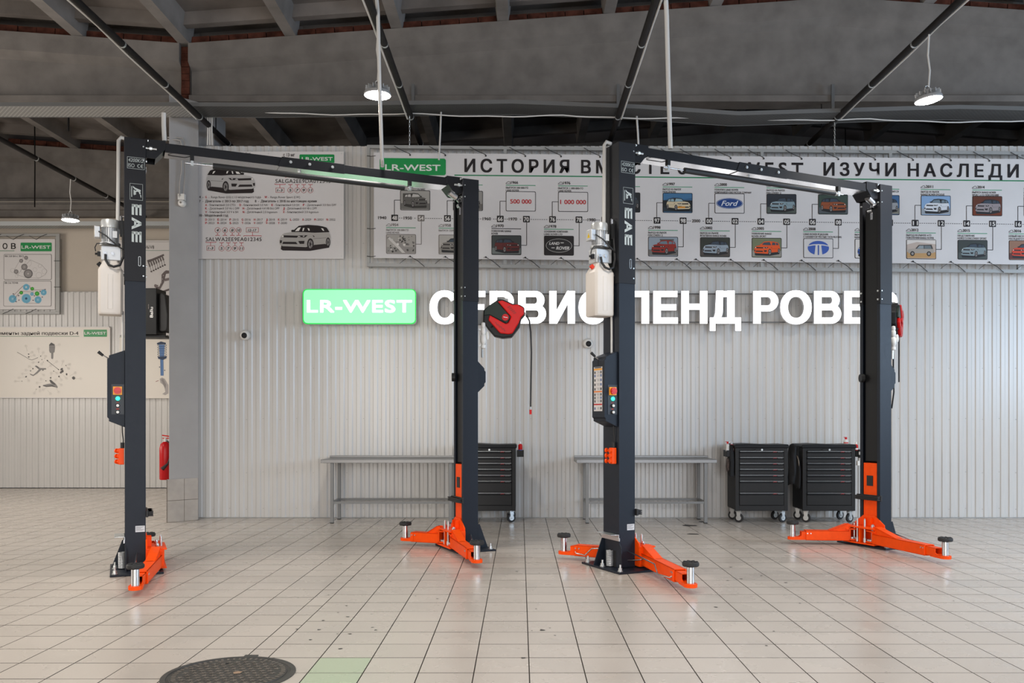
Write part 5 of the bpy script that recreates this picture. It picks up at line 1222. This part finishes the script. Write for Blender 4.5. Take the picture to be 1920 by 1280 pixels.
def cletter(ch, x0, x1, y0=545.2, y1=606.5):
    b = MB(); tx, ty = 14.0, 11.5; ym = (y0+y1)/2-1
    def pc(pts):
        q = [(P(x, y, YS).x, P(x, y, YS).z) for x, y in pts]; n = len(q)
        b.mat(MS_w).add([(x, YS, z) for x, z in q], [tuple(range(n))])
        b.mat(MS_side).add([(x, YS+.0005, z) for x, z in q]+[(x, YS+.06, z) for x, z in q], [(i, (i+1) % n, n+(i+1) % n, n+i) for i in range(n)]+[tuple(range(n, 2*n))])
    def R(a, b_, c, d): pc([(a, b_), (c, b_), (c, d), (a, d)])
    def band(cx, cy, rx, ry, wx, wy, a0, a1, n=16, e=1.0):
        def f(t, RX, RY):
            c, s_ = math.cos(math.radians(t)), math.sin(math.radians(t))
            return (cx+RX*math.copysign(abs(c)**e, c), cy-RY*math.copysign(abs(s_)**e, s_))
        for i in range(n):
            t0 = a0+(a1-a0)*i/n; t1 = a0+(a1-a0)*(i+1)/n
            pc([f(t0, rx, ry), f(t1, rx, ry), f(t1, rx-wx, ry-wy), f(t0, rx-wx, ry-wy)])
    def bowl(ya, yb, xr, tb):
        r = (yb-ya)/2; xc = xr-r*1.02; R(x0+tx-1, ya, xc, ya+ty); R(x0+tx-1, yb-tb, xc, yb); band(xc, (ya+yb)/2, r*1.02, r, tx, (ty+tb)/2, -90, 90, 14)
    if ch == 'О': band((x0+x1)/2, (y0+y1)/2, (x1-x0)/2, (y1-y0)/2, tx+.5, 12, 0, 360, 32, .93)
    if ch == 'С': band((x0+x1)/2, (y0+y1)/2, (x1-x0)/2, (y1-y0)/2, tx+.5, 12, 32, 328, 30, .93)
    if ch == 'Е': R(x0, y0, x0+tx, y1); R(x0+tx, y0, x1-1, y0+ty); R(x0+tx, ym-ty/2+1, x1-3, ym+ty/2+1); R(x0+tx, y1-ty, x1, y1)
    if ch == 'Р': R(x0, y0, x0+tx, y1); bowl(y0, y0+38.5, x1, ty)
    if ch == 'В': R(x0, y0, x0+tx, y1); bowl(y0, ym+5, x1-3, ty-1); bowl(ym-5, y1, x1, ty)
    if ch == 'И': R(x0, y0, x0+tx-.5, y1); R(x1-tx+.5, y0, x1, y1); pc([(x0+tx-2, y1-22), (x0+tx-2, y1), (x0+tx+.5, y1), (x1-tx+2, y0+22), (x1-tx+2, y0), (x1-tx-.5, y0)])
    if ch == 'Н': R(x0, y0, x0+tx, y1); R(x1-tx, y0, x1, y1); R(x0+tx, ym-ty/2, x1-tx, ym+ty/2)
    if ch == 'Л': R(x1-tx, y0, x1, y1); R(x0+10, y0, x1-tx, y0+ty); pc([(x0+10, y0), (x0+23, y0), (x0+22, y1-26), (x0+18, y1-8), (x0+10, y1), (x0, y1+.5), (x0, y1-11), (x0+6, y1-14), (x0+9, y1-28)])
    if ch == 'Д': yb = y1-13.5; R(x0+12, y0, x1-12, y0+ty); R(x1-26, y0, x1-12, yb); pc([(x0+12, y0), (x0+25, y0), (x0+24, yb-20), (x0+18, yb), (x0+4, yb), (x0+10, yb-20)]); R(x0, yb-ty, x1, yb); R(x0, yb, x0+10.5, y1); R(x1-10.5, yb, x1, y1)
    b.build('letter', t, world=True)
for ch, x0, x1 in (('С', 805.4, 862), ('Е', 867.5, 911), ('Р', 918, 963.5), ('В', 971.7, 1024), ('И', 1030, 1078), ('С', 1084.8, 1139), ('Л', 1166, 1217), ('Е', 1225, 1271), ('Н', 1277.6, 1326.4), ('Р', 1412.4, 1459.5), ('О', 1463, 1522), ('В', 1526.5, 1577.4), ('Е', 1583, 1629), ('Р', 1636, 1683)):
    rd = ch in 'СО'; cletter(ch, x0, x1, 544 if rd else 545.2, 608 if rd else 606.5)
cletter('Д', 1331, 1389.3, 545.2, 620)
so = MB().mat(M_zinc)
for x in range(855, 1680, 58):
    for y in (551, 604): v = P(x, y, YS+.1); so.cyl(v, (v.x, WY, v.z), .006, 6)
so.build('stand_offs', t, world=True, kind='stuff')
so = MB().mat(M_trim)
for x in (691, 947, 1188, 1429, 1670, 1912): v = P(x, 496+bz(x), Y2+.09); so.box(v.x-.015, v.y, v.z-.015, v.x+.015, WY+.005, v.z+.015)
so.build('wall_stay', t2, world=True, kind='stuff')

# ------------------------------------------------------------------ boards in the left bay
YL = 17.06
# pulley board in a laced frame
t = thing('board_frame', 'grey steel tube frame laced around the pulley diagram board at the left edge', 'frame', P(0, 589, YL-.02))
def tb(x0, y0, x1, y1):
    a = P(x0, y0, YL); c = P(x1, y1, YL); MB().mat(M_trim).box(a.x, YL-.03, c.z, c.x, YL+.01, a.z).build('tube', t, world=True, bevel=.003)
tb(-260, 438.5, 113, 443); tb(-260, 584, 113, 589); tb(105.5, 443, 113, 584)
tb(102.2, 438.5, 103.4, 589) if 0 else None
t = panel('pulley_board', 'white laced board with grey and blue pulley belt diagrams at the left edge', -250, 448, 103, 580, YL-.04, .015, M_wallp)
p = Print(YL-.042); p.text('ПРИВОДНЫХ РЕМНЕЙ ДВИГАТЕЛЕЙ АВТОМОБИЛЕЙ', -245, 466.5, -30, 10.5, BK, off=.02, space=1.2)
for s, x in (('Т', -11), ('О', 5), ('В', 20.7)): p.text(s, x, 466.5, x+9, 10.5, BK, off=.025)
p.rect(-245, 469.6, 27, 470.5, GR); p.rrect(38.7, 454.7, 97, 471, 1.5, M_green); p.text('LR-WEST', 40.5, 466, 95, 6, 'd9dcd6', lay=3, off=.035)
def rbox(x0, y0, x1, y1): p.rrect(x0, y0, x1, y1, 2.5, '4a4443', 1); p.rrect(x0+.7, y0+.7, x1-.7, y1-.7, 2, M_wallp, 2)
for xo in (0, -100, -200): rbox(7+xo, 476.5, 97+xo, 524.3); rbox(6.5+xo, 526.5, 96.5+xo, 574.3)
for xo in (0, -100):
    s = 7.53
    def c(x, y): return (x/s+xo, 430+y/s)
    p.text('RR 5.0 SH с 2013', c(72, 0)[0], 481.7, c(335, 0)[0], 3.2, BK, lay=4, off=.02); p.text('RR 3.6 TDV8', c(68, 0)[0], 531.7, c(255, 0)[0], 3.2, BK, lay=4, off=.02)
    for x, y, r in ((370, 400, 28), (300, 443, 28), (345, 530, 45), (230, 596, 32), (400, 625, 65)): X, Yy = c(x, y); p.disc(X, Yy, r/s, '6f6b6b', 3); p.disc(X, Yy, r/s*.75, '8f8b8a', 4); p.disc(X, Yy, r/s*.2, 'b8b4b2', 5)
    for x, y, r in ((400, 475, 48), (565, 515, 27), (495, 567, 30), (628, 592, 38), (550, 645, 42), (180, 580, 32), (235, 658, 22), (318, 582, 26)): X, Yy = c(x, y); p.circ(X, Yy, r/s, .35, 'a39e9c', 3)
    p.line([c(345, 385), c(265, 465), c(205, 570), c(240, 640), c(370, 680), c(550, 688), c(640, 640), c(665, 585), c(590, 500), c(430, 430), c(330, 540), c(250, 640)], .4, '7b7675', 3)
    for x, y, r in ((372, 815, 46), (180, 980, 56), (372, 975, 66), (538, 993, 50), (618, 890, 42), (453, 912, 25)): X, Yy = c(x, y); p.disc(X, Yy, r/s, '6db0cc', 3, n=18); p.circ(X, Yy, r/s*.7, .3, '4a86a8', 4); p.disc(X, Yy, r/s*.25, 'd5dbdc' if r == 46 else '2c4a6a' if r == 66 else '9cc6d6', 5)
    for x, y, r in ((302, 893, 26), (457, 838, 26), (525, 906, 32)): X, Yy = c(x, y); p.disc(X, Yy, r/s, '2c9a2c', 5); p.disc(X, Yy, r/s*.5, '55b83c', 6)
    p.line([c(185, 940), c(330, 795)], .45, '6a3a2c', 6); p.line([c(200, 990), c(290, 870), c(480, 885)], .45, '6a3a2c', 6); p.line([c(420, 790), c(440, 860), c(640, 848)], .45, '6a3a2c', 6); p.line([c(370, 1042), c(560, 1042)], .45, '6a3a2c', 6)
    for x, y in ((190, 910), (265, 935), (270, 998), (230, 1020), (488, 938), (470, 1000), (640, 848), (600, 955), (570, 875)): X, Yy = c(x, y); p.disc(X, Yy, 1, '3a2440', 7)
p.build('diagram_print', t)
lc = MB().mat(M_blk)
for x in (25, 68, -18, -60):
    lc.tube([P(x, 449, YL-.045), P(x+9, 443, YL-.04), P(x+20, 439, YL-.035)], .005, 5).tube([P(x, 449, YL-.045), P(x-13, 442, YL-.04)], .004, 5).tube([P(x, 579, YL-.045), P(x-10, 584, YL-.04), P(x-20, 588, YL-.035)], .005, 5)
for y in (489, 538): lc.tube([P(101, y, YL-.045), P(114, y, YL-.035)], .005, 5)
lc.build('lacing', t, world=True, kind='stuff')
# rear suspension board
t = panel('suspension_board', 'wide white board with an exploded grey suspension drawing, at the left edge below', -200, 612, 206.5, 746, YL, .03, M_board)
b = MB().mat(M_wallp)
for q in ((-200, 612, 206.5, 613.6), (-200, 744.6, 206.5, 746), (204.8, 612, 206.5, 746)):
    a = P(q[0], q[1], YL-.006); c = P(q[2], q[3], YL-.006); b.box(a.x, YL-.006, c.z, c.x, YL, a.z)
b.build('edge_frame', t, world=True)
p = Print(YL-.001); p.text('Элементы задней подвески D-4', -17.5, 627.7, 147, 6.6, K_, off=.022); p.rect(-60, 629.8, 148.6, 630.7, '6a8f70'); p.rrect(157, 617.8, 200.6, 631.2, 1, M_green); p.text('LR-WEST', 158.3, 626.8, 199, 5, 'e2e4df', lay=3, off=.035)
def cc(x, y): return (x/8, 600+y/8)
G1c, G2c, G3c = '8a8785', '5c5958', 'b5b1ad'
def pol(pts, col, l=2): p.poly([cc(*q) for q in pts], col, l)
pol([(738, 370), (770, 335), (820, 365), (826, 400), (818, 480), (790, 495), (750, 490), (738, 460)], G1c); pol([(738, 370), (770, 335), (820, 365), (818, 378), (742, 380)], G2c, 3); pol([(768, 492), (800, 492), (798, 570), (785, 585), (768, 572)], G1c)
p.line([cc(745, 410), cc(822, 412)], .3, G2c, 3)
p.line([cc(258, 480), cc(440, 585), cc(480, 598), cc(570, 562)], .7, G2c); p.line([cc(700, 600), cc(880, 742)], .8, G2c); p.disc(*cc(712, 606), 1.3, G2c); p.disc(*cc(878, 740), 1, G2c)
pol([(520, 690), (545, 680), (600, 718), (690, 720), (692, 740), (620, 745), (560, 800), (500, 838), (460, 822), (445, 800), (500, 820), (550, 775), (582, 738), (540, 705)], G1c); pol([(535, 684), (560, 690), (590, 720), (570, 715)], G2c, 3)
pol([(640, 975), (720, 955), (790, 950), (740, 900), (760, 890), (840, 960), (866, 1000), (860, 1020), (790, 985), (700, 1000), (650, 990)], G1c); pol([(740, 900), (770, 900), (835, 955), (820, 970), (760, 940)], G2c, 3); pol([(640, 975), (700, 985), (790, 975), (850, 1010), (780, 995), (690, 1000)], G2c, 3)
for x, y, r in ((925, 735, 26), (918, 780, 24), (940, 765, 24), (1000, 812, 20), (1105, 868, 28), (885, 845, 16), (392, 848, 18), (595, 1000, 20), (430, 510, 12), (432, 552, 14), (610, 540, 10), (628, 592, 9), (580, 632, 12), (495, 728, 12), (805, 765, 10), (760, 865, 14), (460, 760, 11), (990, 680, 10), (690, 910, 10), (650, 628, 6), (672, 575, 8), (645, 750, 12), (545, 1035, 8), (330, 915, 9)):
    X, Yy = cc(x, y); p.poly([(X+r/8*math.cos(a*1.05+x)*(.6+.4*((a*7+x) % 3)/2), Yy+r/8*math.sin(a*1.05+x)*(.6+.4*((a*5+y) % 3)/2)) for a in range(6)], G2c if r > 9 else G1c, 3+.01*(x % 7))
for x, y, ax, ay in ((390, 388, 410, 470), (577, 430, 582, 495), (650, 485, 620, 540), (685, 540, 672, 570), (890, 368, 830, 385), (850, 620, 800, 660), (945, 615, 920, 690), (1045, 660, 1000, 675), (1030, 725, 990, 690), (1130, 788, 1040, 840), (1210, 878, 1135, 875), (995, 872, 945, 820), (920, 895, 895, 855), (495, 636, 570, 630), (440, 695, 490, 715), (387, 750, 450, 755), (337, 806, 420, 800), (285, 862, 370, 852), (230, 918, 320, 912), (430, 908, 405, 860), (628, 660, 648, 635), (762, 680, 710, 715), (655, 822, 610, 795), (557, 940, 640, 935), (615, 885, 670, 890), (515, 1095, 545, 1040), (600, 1062, 600, 1015), (648, 1042, 720, 1000), (880, 1075, 840, 1020), (920, 970, 870, 940), (757, 1102, 715, 1050), (855, 795, 815, 768), (515, 528, 440, 548), (482, 482, 435, 505), (835, 895, 860, 870), (770, 795, 765, 860)):
    X, Yy = cc(x, y); p.circ(X, Yy, 2.4, .22, 'a8a39e', 2, 10); p.disc(X, Yy, .6, '8c8884', 2, n=5); u = cc(ax, ay); d_ = math.hypot(u[0]-X, u[1]-Yy); p.line([(X+(u[0]-X)*2.4/d_, Yy+(u[1]-Yy)*2.4/d_), u], .22, 'a8a39e', 2)
p.build('drawing_print', t)
# engine poster and strut board, between lift column and pillar
t = panel('engine_poster', 'pale poster of engine shafts seen between the left lift column and the pillar', 224, 450.5, 372, 628, YL, .01, M_wallp)
p = Print(YL-.001); p.rect(224, 452.8, 372, 453.4, '8e8987'); p.text('Двигатели V6/V8', 232, 466.3, 289, 6.6, K_, off=.006); p.rect(224, 469, 372, 469.7, '4f7d63')
S2 = 10.66
def c2_(x, y): return (270+x/S2, 440+y/S2)
p.poly([c2_(60, 510), c2_(160, 480), c2_(390, 385), c2_(405, 415), c2_(290, 475), c2_(80, 560)], '5a5150'); p.line([c2_(100, 520), c2_(395, 400)], .5, '7f7675', 3)
for i in range(7):
    x = 70+i*45; y = 600-i*22
    p.poly([c2_(x, y-60), c2_(x+25, y-70), c2_(x+65, y+30), c2_(x+40, y+50)], '6b6362', 2.2); p.line([c2_(x+45, y+20), c2_(x+80, y+140)], .5, '5a5150', 2.4); p.disc(*c2_(x+78, y+135), 1.9, '4a4140', 2.6, 1.3)
p.poly([c2_(350, 795), c2_(400, 740), c2_(440, 710), c2_(540, 720), c2_(540, 770), c2_(440, 780), c2_(420, 860), c2_(400, 950), c2_(330, 1080), c2_(270, 1110), c2_(240, 1060), c2_(310, 1030), c2_(350, 930)], '6a605f'); p.poly([c2_(200, 1010), c2_(220, 985), c2_(290, 1010), c2_(260, 1070), c2_(215, 1050)], '7b7170')
for x, y in ((370, 885), (345, 960), (310, 1025), (390, 815)): p.disc(*c2_(x, y), .8, 'c0b8b6', 3)
p.poly([c2_(400, 880), c2_(540, 850), c2_(540, 900), c2_(420, 930)], '7b7170'); p.poly([c2_(260, 1130), c2_(400, 1110), c2_(540, 1060), c2_(540, 1100), c2_(420, 1140)], '5f5655')
p.text('Привод ГРМ и коленвал', 262, 621.5, 330, 4, '8a8280', off=.006)
p.build('engine_print', t, kind='stuff')
t = panel('strut_board', 'white board with a blue spring strut drawing, right below the engine poster', 224, 631, 372, 746.5, YL-.01, .03, M_board)
p = Print(YL-.012); p.rect(224, 631.6, 372, 632.4, '8aa58c')
S3 = 4.925
def c3_(x, y): return (180+x/S3, 640+y/S3)
BL, BD = '5b7cab', '2d3c55'
p.poly([c3_(562, 15), c3_(600, 0), c3_(645, 12), c3_(645, 25), c3_(565, 28)], BD); p.poly([c3_(580, 28), c3_(635, 28), c3_(628, 150), c3_(590, 150)], BL)
for i in range(6): y = 35+i*21; p.circ(*c3_(610, y), 8.6, .9, BD, 3, 16, 2.5)
p.poly([c3_(572, 140), c3_(655, 135), c3_(650, 155), c3_(620, 170), c3_(575, 160)], BD, 3.5); p.poly([c3_(594, 165), c3_(622, 165), c3_(624, 315), c3_(597, 315)], BL, 3); p.poly([c3_(594, 165), c3_(600, 165), c3_(603, 315), c3_(597, 315)], '40618f', 3.2)
p.disc(*c3_(588, 236), 1, BD, 4); p.disc(*c3_(635, 266), 1, BD, 4)
p.poly([c3_(588, 345), c3_(610, 332), c3_(635, 345), c3_(668, 400), c3_(668, 480), c3_(640, 495), c3_(612, 485), c3_(640, 465), c3_(632, 410), c3_(595, 380)], 'a9a3a0'); p.poly([c3_(600, 350), c3_(622, 345), c3_(648, 400), c3_(640, 440)], '8d8785', 3)
p.line([c3_(552, 370), c3_(578, 360)], .8, '8c2f3c', 3)
p.build('drawing_print', t)
